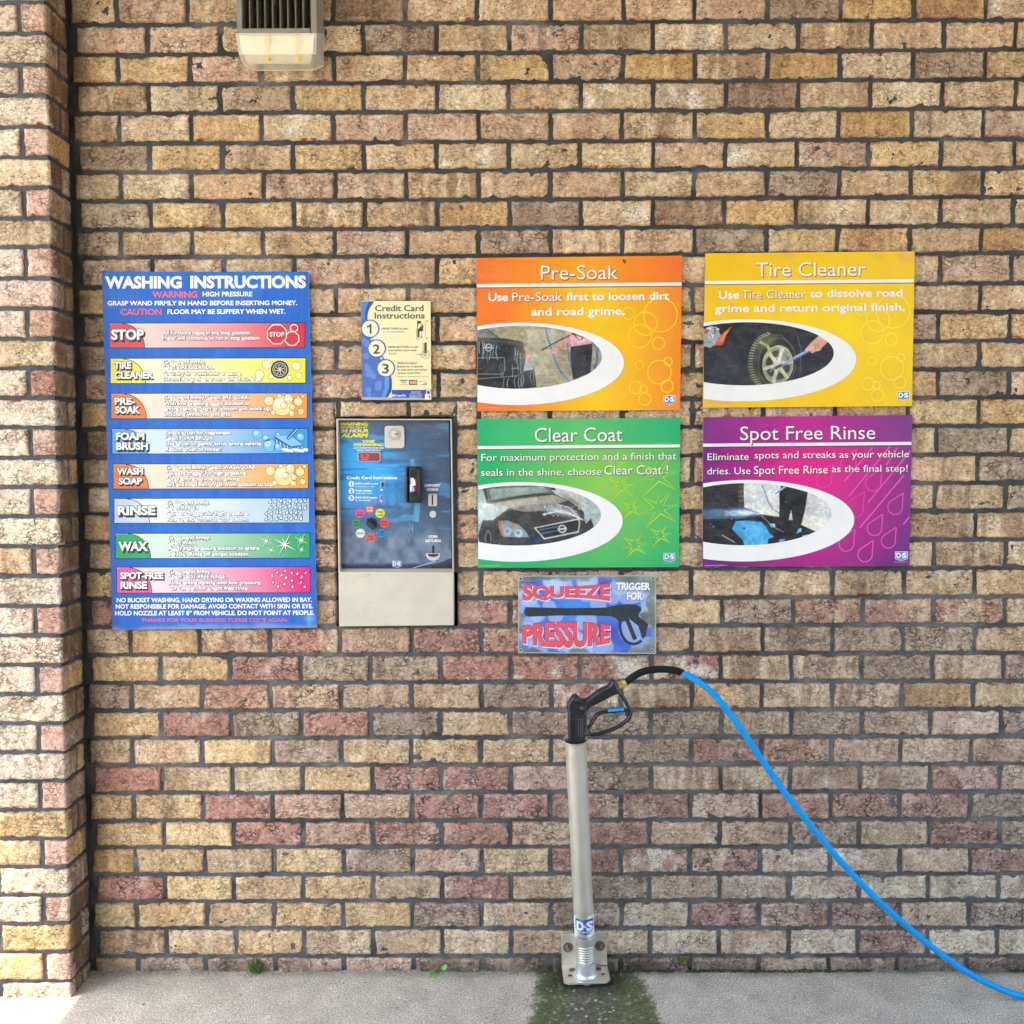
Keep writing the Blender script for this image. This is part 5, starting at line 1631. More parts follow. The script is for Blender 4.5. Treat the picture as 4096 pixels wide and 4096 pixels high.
# sloping sill at the foot of the recess
a, b, c, d = at(150, 2340, DR - .001), at(1745, 2340, DR - .001), at(1752, 2389, DF - .0005), at(140, 2389, DF - .0005)
h.add([a, b, c, d], [(0, 3, 2, 1)], BEIGE)
h.add([a, b, a + Vector((0, 0, -.02)), b + Vector((0, 0, -.02))], [(0, 2, 3, 1)], BEIGE_D)
for x, y in ((560, 2423),):
    h.add([at(x - 14, y - 8, DF + .0006), at(x + 22, y + 10, DF + .0006), at(x + 14, y + 12, DF + .0006), at(x - 6, y + 2, DF + .0006)], [(0, 3, 2, 1)], (0.03, 0.03, 0.03))
rr = random.Random(21)
for _ in range(16):
    x, y = rr.uniform(160, 1720), rr.uniform(2440, 3120); l = rr.uniform(20, 130); a_ = rr.choice([rr.uniform(-.3, .3), rr.uniform(1.2, 1.9)])
    dx, dy = l * math.cos(a_), l * math.sin(a_); wv = rr.uniform(1.5, 4)
    if x + dx < 1730 and y + dy < 3130:
        h.add([at(x, y - wv, DF + .0005), at(x, y + wv, DF + .0005), at(x + dx, y + dy + wv * .3, DF + .0005), at(x + dx, y + dy - wv * .3, DF + .0005)], [(0, 1, 2, 3) if dx > 0 else (3, 2, 1, 0)], rgb(rr.choice(['#a89f8a', '#e0dac8', '#8f8674', '#b8ae98']), .8))
h.build('housing', M_PAINT, pb)
bx = Acc()
box(bx, at(112, 0, 0).x, at(1748, 0, 0).x, -DR + .022, 0.088, at(0, 2389, 0).z, at(0, 214, 0).z, (0.02, 0.02, 0.02))
bx.build('inner_case', M_PAINT, pb)

fs = Sheet(1320, 1620, 540 / 1932, DR)
def g_face(u, v):
    n = fbm(u * 3, v * 5, 201, 4)
    st = fbm(u * 2.2, v * 70, 202, 4); st2 = fbm(u * 5 + 3, v * 26, 203, 3)
    dirt = fbm(u * 11, v * 11, 204, 5)
    left = np.clip(1 - u / 0.75, 0, 1)
    mid = np.exp(-((v - 0.36) / 0.20) ** 2)
    c = lerp3('#3a5674', '#1796d6', np.clip(left * mid * 2.1 + (st2 - .5) * .9 * mid, 0, 1))
    top = sstep(0.16, 0.0, v)[..., None]
    c = c * (1 - top) + lerp3('#3d4a66', '#545c74', n) * top
    bot = sstep(0.66, 0.82, v)[..., None]
    c = c * (1 - bot) + lerp3('#46566f', '#75818f', np.clip((dirt - .3) * 2.4, 0, 1)) * bot
    line = (sstep(0.60, 0.66, st) * (1 - bot[..., 0]) * .55)[..., None]
    c = c * (1 - line) + np.array(rgb('#16466e')) * line
    rt = (sstep(.45, .95, u) * .45 * (1 - bot[..., 0]))[..., None]
    c = c * (1 - rt) + np.array(rgb('#33404f')) * rt
    lt = (sstep(0.62, 0.70, st2) * (1 - bot[..., 0]) * .35)[..., None]
    c = c * (1 - lt) + np.array(rgb('#4fa3d4')) * lt
    # big dots printed behind the card instructions
    for r in range(2):
        for k in range(9):
            x, y = 0.06 + k * 0.082, 0.425 + r * .105
            dd = np.sqrt(((u - x) / .033) ** 2 + ((v - y) / .045) ** 2)
            e = (sstep(1.05, .92, dd) * .45 * sstep(.68, .45, u))[..., None]
            c = c * (1 - e) + np.array(rgb('#2a8fd2')) * e
    c = c * np.array((1.12, 1.22, 1.28)) + 0.012
    dk = sstep(0.955, 0.985, v + (dirt - .5) * .03)[..., None]
    c = c * (1 - dk) + np.array(rgb('#1d2a4e')) * dk
    tear = (((u - 0.66) * .30 + v) > 1.03)[..., None] * 0.8
    return c * (1 - tear) + np.array(rgb('#20242c')) * tear
fcor = [(128, 220), (1700, 220), (1742, 2338), (166, 2338)]
fa = Acc()
P = [fs.raw(*k) for k in fcor]
slab(fa, [P[0], P[3], P[2], P[1]], 0.004, rgb('#39404c'))
fs.acc = fa
fs.grid(fcor, 150, 220, g_face, 1)
def face_extra():
    fs.poly([(1140, 780), (1200, 770), (1225, 900), (1155, 900)], '#5f9fb6', 2)
    fs.poly([(1210, 1390), (1292, 1390), (1270, 1680), (1188, 1660)], '#5a9ab8', 2)
    fs.stroke([(1180, 2337), (1330, 2290), (1440, 2262), (1512, 2236)], 9, '#cfd2d2', 3)
face_extra()
fa.build('face_plate', M_FACE, pb)

YEL = '#f2e72c'
def fpart(name, fn, label=None): return part(fs, name, pb, fn, M_PRINT, label)
def w1():
    fs.text('WARNING:', 148, 552, 294, 44, YEL, 3, 0.045, 0.2); fs.text('PROTECTED BY', 148, 546, 333, 26, YEL, 3, 0.03, 0.2)
    fs.text('24 HOUR', 148, 552, 391, 48, YEL, 3, 0.05, 0.2); fs.text('ALARM', 150, 550, 460, 54, YEL, 3, 0.06, 0.2)
fpart('warning_text', w1)
def w2():
    fs.text('TIME', 462, 645, 540, 38, YEL, 3, 0.05, 0.2); fs.text('REMAINING', 334, 772, 586, 38, YEL, 3, 0.05, 0.2)
    fs.text('ADD MONEY FOR MORE TIME', 334, 772, 624, 20, '#eef0f2', 3, 0.04, 0.2, res=1); fs.text('WHILE TIME REMAINS', 384, 726, 656, 20, '#eef0f2', 3, 0.04, 0.2, res=1)
fpart('time_text', w2)
def w3():
    fs.text('Credit Card Instructions', 240, 962, 1060, 44, '#f2f4f6', 3, 0.035)
    for (y, n, l1, l2, e1, e2) in ((1130, '1', 'SWIPE CARD to start', '$5.00 minimum to start', 692, 632), (1230, '2', 'Timer displays', 'cycle time used.', 595, 606), (1330, '3', 'PRESS STOP button', 'to end charges', 670, 588)):
        fs.ell(306, y, 41, None, '#f4f5f5', 3, 26)
        if n == '1':
            fs.poly([(296, y - 14), (308, y - 24), (315, y - 24), (315, y + 20), (322, y + 24), (296, y + 24), (304, y + 20), (304, y - 12)], '#20252c', 3.6)
        else:
            fs.text(n, 290, 324, y + 24, 48, '#20252c', 3.6, 0.03)
        fs.text(l1, 362, e1, y + 8, 28, '#f0f2f4', 3, 0.035); fs.text(l2, 364, e2, y + 44, 26 if n != '1' else 18, '#e4e8ee', 3, 0.03, res=1)
    for (x, y, hh) in ((725, 1098, 130), (715, 1290, 95)):
        fs.rect(x, y, x + 30, y + hh, '#dfe4ea', 3); fs.rect(x + 8, y + 6, x + 26, y + hh - 24, '#20242c', 3.5)
    fs.poly([(740, 1100), (768, 1115), (765, 1160), (745, 1170)], '#2a2f38', 3.7)
    fs.poly([(660, 1362), (690, 1374), (660, 1388)], '#e0404c', 3.6); fs.ring(735, 1372, 22, 4, '#d84a5c', 3.8, 16)
    fs.poly([(765, 985), (778, 1000), (772, 1050), (790, 1110), (775, 1120), (760, 1060)], '#9aa6b0', 3.9)
fpart('card_steps', w3)
fpart('coin_text', lambda: (fs.text('DEPOSIT', 1352, 1582, 1166, 34, '#f0f2f4', 3, 0.05, 0.12), fs.text('COINS', 1386, 1550, 1226, 34, '#f0f2f4', 3, 0.05, 0.12)))
fpart('return_text', lambda: (fs.text('COIN', 1410, 1540, 1646 + 254, 36, '#f0f2f4', 3, 0.05, 0.12), fs.text('RETURN', 1366, 1584, 1646 + 314, 36, '#f0f2f4', 3, 0.05, 0.12)))
fpart('logo', lambda: ds_logo(fs, 893, 1646 + 585, 1020, 1646 + 680, 3, False))
fpart('scratches', lambda: [fs.stroke([(x, y), (x + dx, y + dy)], 4, '#aeb9c4', 2.6) for x, y, dx, dy in ((1130, 1680, 40, 110), (1180, 1700, 4, 200), (1050, 1590, 50, -30), (1020, 1490, 40, -20), (1150, 1850, -30, 120), (1120, 1770, 30, 90))])

def out(pts, yf, yb, bev, name, col, mat, parent, smooth=True):
    q = Acc()
    bevel_plate(q, [(at(x, y, -yf).x, at(x, y, -yf).z) for x, y in pts], yf, yb, bev, col, smooth)
    return q.build(name, mat, parent)
def rounded(x0, y0, x1, y1, r, n=5):
    o = []
    for cx, cy, a0 in ((x1 - r, y1 - r, 0), (x0 + r, y1 - r, 90), (x0 + r, y0 + r, 180), (x1 - r, y0 + r, 270)):
        for k in range(n + 1):
            a = math.radians(a0 + 90 * k / n)
            o.append((cx + r * math.cos(a), cy + r * math.sin(a)))
    return o
F0 = -DR - 0.0006                                     # y of the printed face
lp = out([(808, 296), (1034, 296), (1062, 324), (1066, 590), (1040, 620), (806, 620), (780, 592), (780, 322)], F0 - .009, F0 + .001, 0.0025, 'lock_plate', rgb('#cdc6b6', .85), M_PAINT, pb)
q = Acc()
c0 = at(922, 418, -(F0 - .009))
lathe(q, (c0.x, F0 - .008, c0.z), (0, -1, 0), [(0, .0170), (.004, .0170), (.005, .0160)], rgb('#b9b4a6', .8), 28)
cyl = q.build('lock_cylinder', M_PAINT, lp)
q = Acc()
lathe(q, (c0.x, F0 - .0125, c0.z), (0, -1, 0), [(0, .0095), (.0015, .0095), (.002, .0088)], rgb('#d6d2c6', .8), 24)
kx = at(940, 415, -(F0 - .015))
q.add([(kx.x - .003, F0 - .0150, kx.z - .0012), (kx.x + .006, F0 - .0150, kx.z - .0022), (kx.x + .006, F0 - .0150, kx.z + .002), (kx.x - .003, F0 - .0150, kx.z + .0008)], [(0, 1, 2, 3)], (.01, .01, .01))
q.build('keyhole', M_PAINT, lp)

M_DISP, t_, b_ = nodes_of('red_display_window')
b_.inputs['Base Color'].default_value = (0.22, 0.035, 0.05, 1); b_.inputs['Roughness'].default_value = 0.25
M_LED, t_, b_ = nodes_of('lit_red_digits')
b_.inputs['Base Color'].default_value = (0.6, 0.03, 0.05, 1)
b_.inputs['Emission Color'].default_value = (1.0, 0.06, 0.10, 1); b_.inputs['Emission Strength'].default_value = 0.16
dsp = out(rounded(385, 668, 730, 815, 34), F0 - .0035, F0 + .001, .0015, 'time_display', rgb('#a9b0b4', .8), M_PAINT, pb)
q = Acc(); ds_ = Sheet(1320, 1620, .27950, -(F0 - .0040)); ds_.acc = q
ds_.poly(rounded(408, 686, 710, 800, 22), '#802434', 0)
q.build('display_window', M_DISP, dsp)
q = Acc(); ds_.acc = q
def seg(x, on):
    for s_, (x0, y0, x1, y1) in {'a': (6, 0, 40, 8), 'g': (6, 36, 40, 44), 'd': (6, 72, 40, 80), 'f': (0, 4, 8, 38), 'b': (38, 4, 46, 38), 'e': (0, 42, 8, 76), 'c': (38, 42, 46, 76)}.items():
        if s_ in on: ds_.rect(x + x0, 706 + y0, x + x1, 706 + y1, '#ff3040', 1.5)
seg(440, 'afgcd'); seg(508, 'abged')
q.build('digits', M_LED, dsp)

# card reader
BK = (0.013, 0.013, 0.015)
cr = out([(1090, 878), (1280, 880), (1300, 900), (1308, 1390), (1290, 1402), (1095, 1398), (1080, 1380), (1075, 900)], F0 - .016, F0 + .001, .004, 'card_reader', BK, M_BLACK, pb)
out([(1140, 895), (1262, 888), (1284, 905), (1290, 1375), (1270, 1392), (1145, 1392), (1128, 1350), (1128, 945)], F0 - .040, F0 - .015, .006, 'reader_body', BK, M_BLACK, cr)
out([(1082, 900), (1108, 895), (1114, 1385), (1090, 1385)], F0 - .034, F0 - .015, .003, 'reader_lip', BK, M_BLACK, cr)
q = Acc(); rs_ = Sheet(1320, 1620, .27950, -(F0 - .0406)); rs_.acc = q
rs_.poly([(1146, 930), (1240, 915), (1255, 1360), (1148, 1372)], '#1b1c20', 0)
rs_.poly([(1152, 1045), (1195, 1045), (1225, 1100), (1222, 1150), (1180, 1165), (1155, 1110)], '#f2f2f0', 1)
rs_.poly([(1146, 1130), (1180, 1130), (1180, 1245), (1146, 1245)], '#f2f2f0', 1.2); rs_.rect(1155, 1222, 1172, 1238, '#1b1c20', 1.6)
rs_.stroke([(1162, 1110), (1180, 1075), (1196, 1085), (1180, 1120)], 4, '#1b1c20', 1.6)
rs_.rect(1193, 1175, 1203, 1230, '#f2f2f0', 1.2)
rs_.poly([(1185, 1220), (1211, 1220), (1198, 1240)], '#f2f2f0', 1.2)
rs_.rect(1222, 1045, 1240, 1240, '#8f2430', 1.2)
q.build('reader_sticker', M_PRINT, cr)

csl = out(rounded(1402, 1272, 1534, 1448, 22), F0 - .004, F0 + .001, .0015, 'coin_slot', rgb('#c9c6c0', .82), M_PAINT, pb)
q = Acc(); s2 = Sheet(1320, 1620, .27950, -(F0 - .0043)); s2.acc = q
s2.poly(rounded(1456, 1284, 1478, 1432, 10), (.006, .006, .006), 0)
q.build('slot', M_BLACK, csl)
q = Acc(); c0 = at(1473, 1564, 0)
lathe(q, (c0.x, F0 + .001, c0.z), (0, -1, 0), [(0, .0103), (.003, .0103), (.0042, .0092)], rgb('#c9c6c4', .82), 28)
q.build('reject_button', M_PAINT, pb)
q = Acc(); s3 = Sheet(1320, 1620, .27950, -(F0 - .0008)); s3.acc = q
Y2 = 1646
s3.poly(rounded(1450, Y2 + 354, 1508, Y2 + 492, 26) , '#7d8288', 0)
s3.poly(rounded(1462, Y2 + 364, 1494, Y2 + 486, 15), (.004, .004, .004), 0.6)
cup = [(1374, Y2 + 478)] + [(1475 + 102 * math.cos(math.radians(a)), Y2 + 484 + 98 * math.sin(math.radians(a))) for a in range(176, -1, -8)] + [(1578, Y2 + 478)]
s3.poly(cup, '#d4d2cc', 0.8)
s3.poly([(1392, Y2 + 486), (1562, Y2 + 486), (1540, Y2 + 520), (1475, Y2 + 532), (1410, Y2 + 518)], (.03, .03, .03), 1.2)
s3.poly([(1404, Y2 + 524), (1475, Y2 + 538), (1546, Y2 + 524), (1520, Y2 + 556), (1475, Y2 + 568), (1430, Y2 + 556)], '#cfc7b6', 1.2)
q.build('coin_return', M_PAINT, pb)
# dial labels and knob
for (x, y, r, col, l1, l2, tc) in ((570, 1490, 64, '#e2555a', 'STOP', 'OFF', '#f6f4f2'), (717, 1548, 66, '#f0e02a', 'TIRE', 'CLEANER', '#3a3a34'), (778, 1646 + 44, 64, '#ee5a48', 'PRE', 'SOAK', '#5a2a22'), (724, 1646 + 190, 62, '#1f95d8', 'FOAM', 'BRUSH', '#183a5c'),
                                   (580, 1646 + 250, 64, '#ef5f50', 'WASH', 'SOAP', '#5a2a24'), (435, 1646 + 190, 65, '#f2ecd4', 'RINSE', '', '#3a3a38'), (374, 1646 + 46, 62, '#22a565', 'WAX', 'SEALANT', '#123a28'), (427, 1550, 66, '#e8529c', 'SPOT FREE', 'RINSE', '#5a2040')):
    def lab():
        fs.ell(x, y, r, None, col, 3, 30)
        if l2:
            fs.text(l1, x - r * .66, x + r * .66, y - 2, 30 if len(l1) < 6 else 20, tc, 3.6, 0.02, res=1)
            fs.text(l2, x - r * .70, x + r * .70, y + 36, 28 if len(l2) < 6 else 20, tc, 3.6, 0.02, res=1)
        else:
            fs.text(l1, x - r * .74, x + r * .74, y + 14, 28, tc, 3.6, 0.02, res=1)
    part(fs, 'selector_label', pb, lab)
fpart('dial_ticks', lambda: [fs.stroke([(578 + 85 * math.cos(a), 1690 + 85 * math.sin(a)), (578 + 130 * math.cos(a), 1690 + 130 * math.sin(a))], 12, '#2a92d8', 2.6) for a in np.arange(8) * math.pi / 4])
kn = Acc(); kc = at(588, 1690, -(F0 - .008))
lathe(kn, (kc.x, F0 + .0005, kc.z), (0, -1, 0), [(0, .0145), (.006, .0140), (.010, .0115), (.011, .008)], BK, 22)
bevel_plate(kn, [(at(x, y, .02).x, at(x, y, .02).z) for x, y in ((527, 1615), (545, 1640), (620, 1690), (650, 1740), (625, 1780), (600, 1786), (560, 1745), (528, 1700))], F0 - .024, F0 - .008, .004, BK)
kn.build('selector_knob', M_BLACK, pb)

# ------------------------------------------------------------------ wall light
LZ = lambda x, y, d: back(900 + x * .22774, y * .22774, d)
wl = thing('wall_light', (LZ(960, 600, 0).x, -.01, LZ(960, 1200, 0).z), 'grey finned wall light with clear yellowed lens at the top', 'wall light')
GR = rgb('#8b867c', .8)
la = Acc()
def lbox(x0, x1, y0, y1, df, db, col=GR):
    a, b = LZ(x0, y0, df), LZ(x1, y1, df)
    box(la, a.x, b.x, -df, -db, b.z, a.z, col)
TOPY = -900
lbox(185, 300, TOPY, 578, .100, .004); lbox(1490, 1610, TOPY, 578, .100, .004); lbox(300.2, 1489.8, 502, 578, .100, .004)
lbox(300.2, 1489.8, TOPY, -640, .100, .004)
la.build('housing', M_PAINT, wl)
for k in range(8):
    la = Acc(); x = 424 + k * 134.5
    lbox(x - 13, x + 13, -639, 501.5, .098, .034)
    la.build('cooling_fin', M_PAINT, wl)
la = Acc()
lbox(301, 1489, -639, 501, .032, .028, rgb('#6f6a64', .7))
la.build('heat_sink', M_PAINT, wl)
M_LENS, t_, b_ = nodes_of('clear_ribbed_lens')
b_.inputs['Base Color'].default_value = (0.98, 0.96, 0.84, 1); b_.inputs['Roughness'].default_value = 0.25
tr = N(t_, 'ShaderNodeBsdfTransparent'); tr.inputs[0].default_value = (0.96, 0.95, 0.88, 1)
mx = N(t_, 'ShaderNodeMixShader'); mx.inputs[0].default_value = 0.38
t_.links.new(tr.outputs[0], mx.inputs[1]); t_.links.new(b_.outputs[0], mx.inputs[2])
t_.links.new(mx.outputs[0], t_.nodes['Material Output'].inputs[0])
la = Acc()
V = [LZ(185, 582, .102), LZ(1610, 582, .102), LZ(1590, 945, .092), LZ(255, 958, .092),
     LZ(352, 582, .006), LZ(350, 1165, .006), LZ(545, 1240, .006), LZ(1525, 1240, .006), LZ(1735, 1165, .006), LZ(1735, 582, .006)]
la.add(V, [(0, 3, 2, 1), (3, 5, 6), (3, 6, 7), (3, 7, 2), (2, 7, 8), (0, 4, 5), (0, 5, 3), (1, 2, 8), (1, 8, 9)], (.8, .78, .65))
for k in range(12):
    y = 640 + k * 26
    tube(la, [LZ(262 + k * .8, y, .1022 - k * .0007), LZ(1560, y - 4, .1022 - k * .0007)], .0007, (.8, .8, .7), 5)
for pth in ([(190, 596, .102), (1605, 590, .102), (1592, 950, .093), (1728, 1080, .02), (1732, 1165, .008), (1525, 1236, .008), (545, 1238, .008), (352, 1165, .008), (252, 958, .093), (190, 596, .102)], [(252, 955, .0925), (1592, 945, .0925)]):
    tube(la, [LZ(*q) for q in pth], .0012, (.8, .78, .66), 6)
lens = la.build('lens', M_LENS, wl)
la = Acc()
V = [LZ(250, 600, .088), LZ(1560, 600, .088), LZ(1540, 930, .078), LZ(300, 935, .078), LZ(1480, 1120, .030), LZ(420, 1125, .030)]
la.add(V, [(0, 3, 2, 1), (3, 5, 4, 2)], rgb('#fbf8ea', 1.0))
la.build('reflector', M_PRINT, wl)
for x in (752, 1275):
    la = Acc(); a, b = LZ(x, 640, .091), LZ(x, 1075, .060)
    tube(la, [a, a + (b - a) * .9, b], [.009, .009, .005], rgb('#f2d45a', .95), 14)
    la.build('lamp_tube', M_PRINT, wl)

# ------------------------------------------------------------------ wand holder
P5 = lambda x, y: (2200 + x * .23286, 3550 + y * .23286)
def gz(px, py, z):
    d = R_CAM.T @ np.array([(px - 2048) / F_PX, -(py - 2048) / F_PX, 1.0])
    t = (z - C_CAM[2]) / d[2]
    return Vector(C_CAM + t * d)
AX = 0.052
wh = thing('wand_holder', (back(*P5(612, 1500), AX).x, -AX, 0), 'tall steel tube wand holder on a spring base bolted to the wall foot', 'wand holder')
STL, STLD = rgb('#e6e1d4', .92), rgb('#b7b09c', .75)
q = Acc()
Pb = [back(*P5(*k), .011) for k in ((188, 812), (205, 802), (950, 768), (966, 780), (985, 1332), (203, 1360))]
pl = [(p.x, p.z) for p in Pb]
bevel_plate(q, pl, -.011, -.0065, .001, STL, False)
zb = min(p.z for p in Pb) + .002
fr = [gz(*P5(1035, 1568), zb - .006), gz(*P5(975, 1618), zb - .006), gz(*P5(322, 1645), zb - .006), gz(*P5(238, 1612), zb - .006)]
br = [Vector((Pb[5].x, -.0066, zb)), Vector((Pb[4].x, -.0066, zb))]
top = [br[0], fr[3], fr[2], fr[1], fr[0], br[1]]
slabv = top + [p + Vector((0, 0, -.005)) for p in top]
q.add(slabv, [(0, 1, 2, 3, 4, 5), (11, 10, 9, 8, 7, 6)] + [(i, i + 6, (i + 1) % 6 + 6, (i + 1) % 6) for i in range(6)], STL)
q.build('bracket', M_STEEL, wh)
q = Acc()
for x, y, rx in ((345, 1510, .0065), (912, 1490, .006)):
    c0 = gz(*P5(x, y), zb - .003)
    q2 = Acc()
    q2.add([(c0.x + rx * math.cos(a), c0.y + rx * .8 * math.sin(a), zb - .0036 + .0012) for a in np.linspace(0, 2 * math.pi, 17)[:-1]], [list(range(16))], (.02, .02, .02))
    q2.build('bolt_hole', M_BLACK, wh)
for x, y, r in ((385, 1400, .011), (830, 1390, .012), (350, 1420, .006)):
    c0 = gz(*P5(x, y), zb)
    rr = random.Random(int(x)); rust = Acc()
    rust.add([(c0.x + r * rr.uniform(.6, 1.2) * math.cos(a), c0.y + r * .6 * rr.uniform(.6, 1.2) * math.sin(a), zb + .0004 - .0006 * (c0.y < -.05)) for a in np.linspace(0, 2 * math.pi, 13)[:-1]], [list(range(12))], rgb('#8a4f1c', .7))
    rust.build('rust_stain', M_PAINT, wh)
base = Vector((back(*P5(612, 1500), AX).x, -AX, zb))
q = Acc(); lathe(q, (base.x + .001, -AX - .006, .0), (0, 0, 1), [(0, .0165), (.008, .0175), (zb - .004, .0175)], STL, 20)
q.build('drain_plug', M_STEEL, wh)
z_sl = back(*P5(612, 1225), AX).z
q = Acc(); lathe(q, base - Vector((0, 0, .004)), (0, 0, 1), [(0, .0335), (.004, .0335), (.008, .0310), (.011, .0302), (z_sl - zb, .0302), (z_sl - zb + .001, .0285)], rgb('#e2e4e6', .9), 32)
q.build('base_sleeve', M_STEEL, wh)
T0 = back(*P5(598, 925), AX + .004); T1 = back(2302.5, 2956, .185)
# spring
q = Acc(); n = 220; S0 = Vector((base.x, -AX, z_sl - .006)); pts = []
for k in range(n):
    t = k / (n - 1); a = t * 2 * math.pi * 8.2
    p0 = S0 + (T0 - S0) * t
    pts.append((p0.x + .0243 * math.cos(a), p0.y + .0243 * math.sin(a), p0.z))
tube(q, pts, .0036, rgb('#dcd9cf', .85), 8)
q.build('spring', M_STEEL, wh)
q = Acc(); tube(q, [S0, T0], .020, (.02, .02, .02), 16); q.build('spring_core', M_BLACK, wh)
ax = (T1 - T0); LEN = ax.length; axn = ax.normalized()
q = Acc()
lathe(q, T0, axn, [(0, .0255), (.002, .0284), (LEN - .010, .0288), (LEN - .004, .0300), (LEN, .0335), (LEN + .0005, .0330), (LEN - .006, .0280), (LEN - .10, .0268), (LEN - .101, .001)], STL, 40)
q.build('tube', M_STEEL, wh)
for x, y in ((308, 1028), (858, 1003)):
    c0 = back(*P5(x, y), .0125)
    q = Acc(); lathe(q, (c0.x, -.0108, c0.z), (0, -1, 0), [(0, .0152), (.002, .0152), (.0024, .0140)], rgb('#9c8f88', .75), 26)
    ws = q.build('washer', M_STEEL, wh)
    q = Acc(); lathe(q, (c0.x, -.0128, c0.z), (0, -1, 0), [(0, .0085), (.007, .0085), (.008, .007)], rgb('#8a7668', .75), 6, True)
    lathe(q, (c0.x, -.02, c0.z), (0, -1, -.12), [(0, .0048), (.010, .0046), (.011, .004)], rgb('#a39a94', .75), 12)
    q.build('nut', M_STEEL, ws)
class Wrap(Sheet):
    def raw(self, x, y, L=0):
        cx = 582 + (y - 680) * .03
        a = math.asin(max(-.999, min(.999, (x - cx) / 178)))
        z_ = back(*P5(cx, y), AX + .03).z
        t = (z_ - T0.z) / (T1.z - T0.z) + .004
        p = T0 + ax * t
        r = .0288 + L * .00012
        return Vector((p.x + r * math.sin(a), p.y - r * math.cos(a), p.z))
def wrap_text(wr, s_, x0, x1, yb, cap, col, L, bold):
    V, F = glyphs(s_, bold, 0.0, 1.0, 2)
    a, b = V[:, 0].min(), V[:, 0].max()
    X = x0 + (V[:, 0] - a) / (b - a) * (x1 - x0); Y = yb - V[:, 1] / CAPH * cap
    cuts = np.arange(x0 - 1, x1 + 13, 12.0)
    for f in F:
        tri = [(X[i], Y[i]) for i in f]
        lo, hi = min(p[0] for p in tri), max(p[0] for p in tri)
        for k in range(len(cuts) - 1):
            if cuts[k + 1] <= lo or cuts[k] >= hi: continue
            q = clip(tri, [(cuts[k], -9e3), (cuts[k + 1], -9e3), (cuts[k + 1], 9e3), (cuts[k], 9e3)])
            if len(q) > 2:
                P = [wr.raw(x, y, L) for x, y in q]
                ar = sum((q[i][0] * q[(i + 1) % len(q)][1] - q[(i + 1) % len(q)][0] * q[i][1]) for i in range(len(q)))
                wr.acc.add(P, [list(range(len(q)))[::1 if ar < 0 else -1]], rgb(col))
wr = Wrap(0, 0, 1, 0)
q = Acc(); wr.acc = q
for j in range(1):
    xs_ = np.linspace(405, 762, 24)
    V = [wr.raw(x, y, .5) for y in (462, 905) for x in xs_]
    q.add(V, [(i, i + 24, i + 25, i + 1) for i in range(23)], rgb('#f0efe8', .85), True)
stk = q.build('sticker', M_PRINT, wh)
def sgrid(x0, x1, ytop, ybot, col, L):
    xs_ = np.linspace(x0, x1, 22)
    V = [wr.raw(x, ytop(x), L) for x in xs_] + [wr.raw(x, ybot(x), L) for x in xs_]
    wr.acc.add(V, [(i, i + 22, i + 23, i + 1) for i in range(21)], rgb(col), True)
q = Acc(); wr.acc = q
sgrid(420, 745, lambda x: 500, lambda x: 700 + 120 * (1 - ((x - 582) / 165) ** 2) ** .8 if abs(x - 582) < 165 else 700, '#cfdcec', 1.2)
sgrid(430, 736, lambda x: 512, lambda x: 695 + 112 * (1 - ((x - 582) / 160) ** 2) ** .8 if abs(x - 582) < 160 else 695, '#1a5fae', 2)
for ch, x0, x1 in (('D', 446, 568), ('S', 606, 732)):
    wrap_text(wr, ch, x0, x1, 715, 165, '#f2f3f3', 7, .05)
wrap_text(wr, '&', 572, 604, 665, 60, '#f2f3f3', 7, .02)
wrap_text(wr, 'CAR WASH SYSTEMS', 452, 722, 765, 30, '#e8eef4', 7, .03)
wrap_text(wr, 'High Ridge, MO 63049', 432, 754, 885, 36, '#3a4450', 6, .0)
q.build('sticker_logo', M_PRINT, stk)

# ------------------------------------------------------------------ spray gun standing in the holder
P4 = lambda x, y, d=0.2: back(2200 + x * .31056, 2600 + y * .31056, d)
GD = 0.188
g = thing('spray_gun', tuple(P4(350, 1150, GD)), 'black trigger spray gun with a blue insert resting in the steel tube', 'spray gun')
def g2d(pts): return [(P4(x, y, GD + .012).x, P4(x, y, GD + .012).z) for x, y in pts]
GB = (0.009, 0.0095, 0.011)
q = Acc()
bevel_plate(q, g2d([(256, 1205), (240, 1150), (232, 1000), (232, 850), (220, 740), (226, 690), (262, 645), (288, 600), (318, 583), (350, 592), (372, 622), (410, 645), (450, 645), (478, 640), (475, 900), (482, 1000), (500, 1040), (540, 1078), (500, 1106), (462, 1118), (438, 1150), (428, 1205)]), -GD - .016, -GD + .016, .006, GB)
q.build('body', M_BLACK, g)
q = Acc()
bevel_plate(q, g2d([(440, 648), (490, 630), (560, 570), (640, 515), (740, 470), (775, 440), (785, 405), (805, 388), (830, 390), (850, 410), (880, 470), (905, 520), (918, 556), (905, 582), (870, 574), (800, 600), (700, 655), (600, 705), (530, 740), (490, 772), (470, 810), (440, 800)]), -GD - .0145, -GD + .0145, .007, GB)
q.build('grip', M_BLACK, g)
for k in range(6):
    q = Acc(); y = 880 + k * 48
    P = g2d([(246, y), (322, y), (322, y + 20), (246, y + 20)])
    bevel_plate(q, P, -GD - .0185, -GD - .015, .001, GB)
    q.build('cooling_rib', M_BLACK, g)
q = Acc()
bevel_plate(q, g2d([(258, 660), (275, 655), (352, 730), (345, 750)]), -GD - .018, -GD - .015, .001, GB)
q.build('safety_catch', M_BLACK, g)
q = Acc(); gs = Sheet(2200, 2600, .31056, GD + .0166); gs.acc = q
gs.stroke([(335, 845), (415, 845), (428, 860), (428, 1130), (335, 1130), (335, 845)], 8, (.035, .036, .04), 0)
rr = random.Random(2)
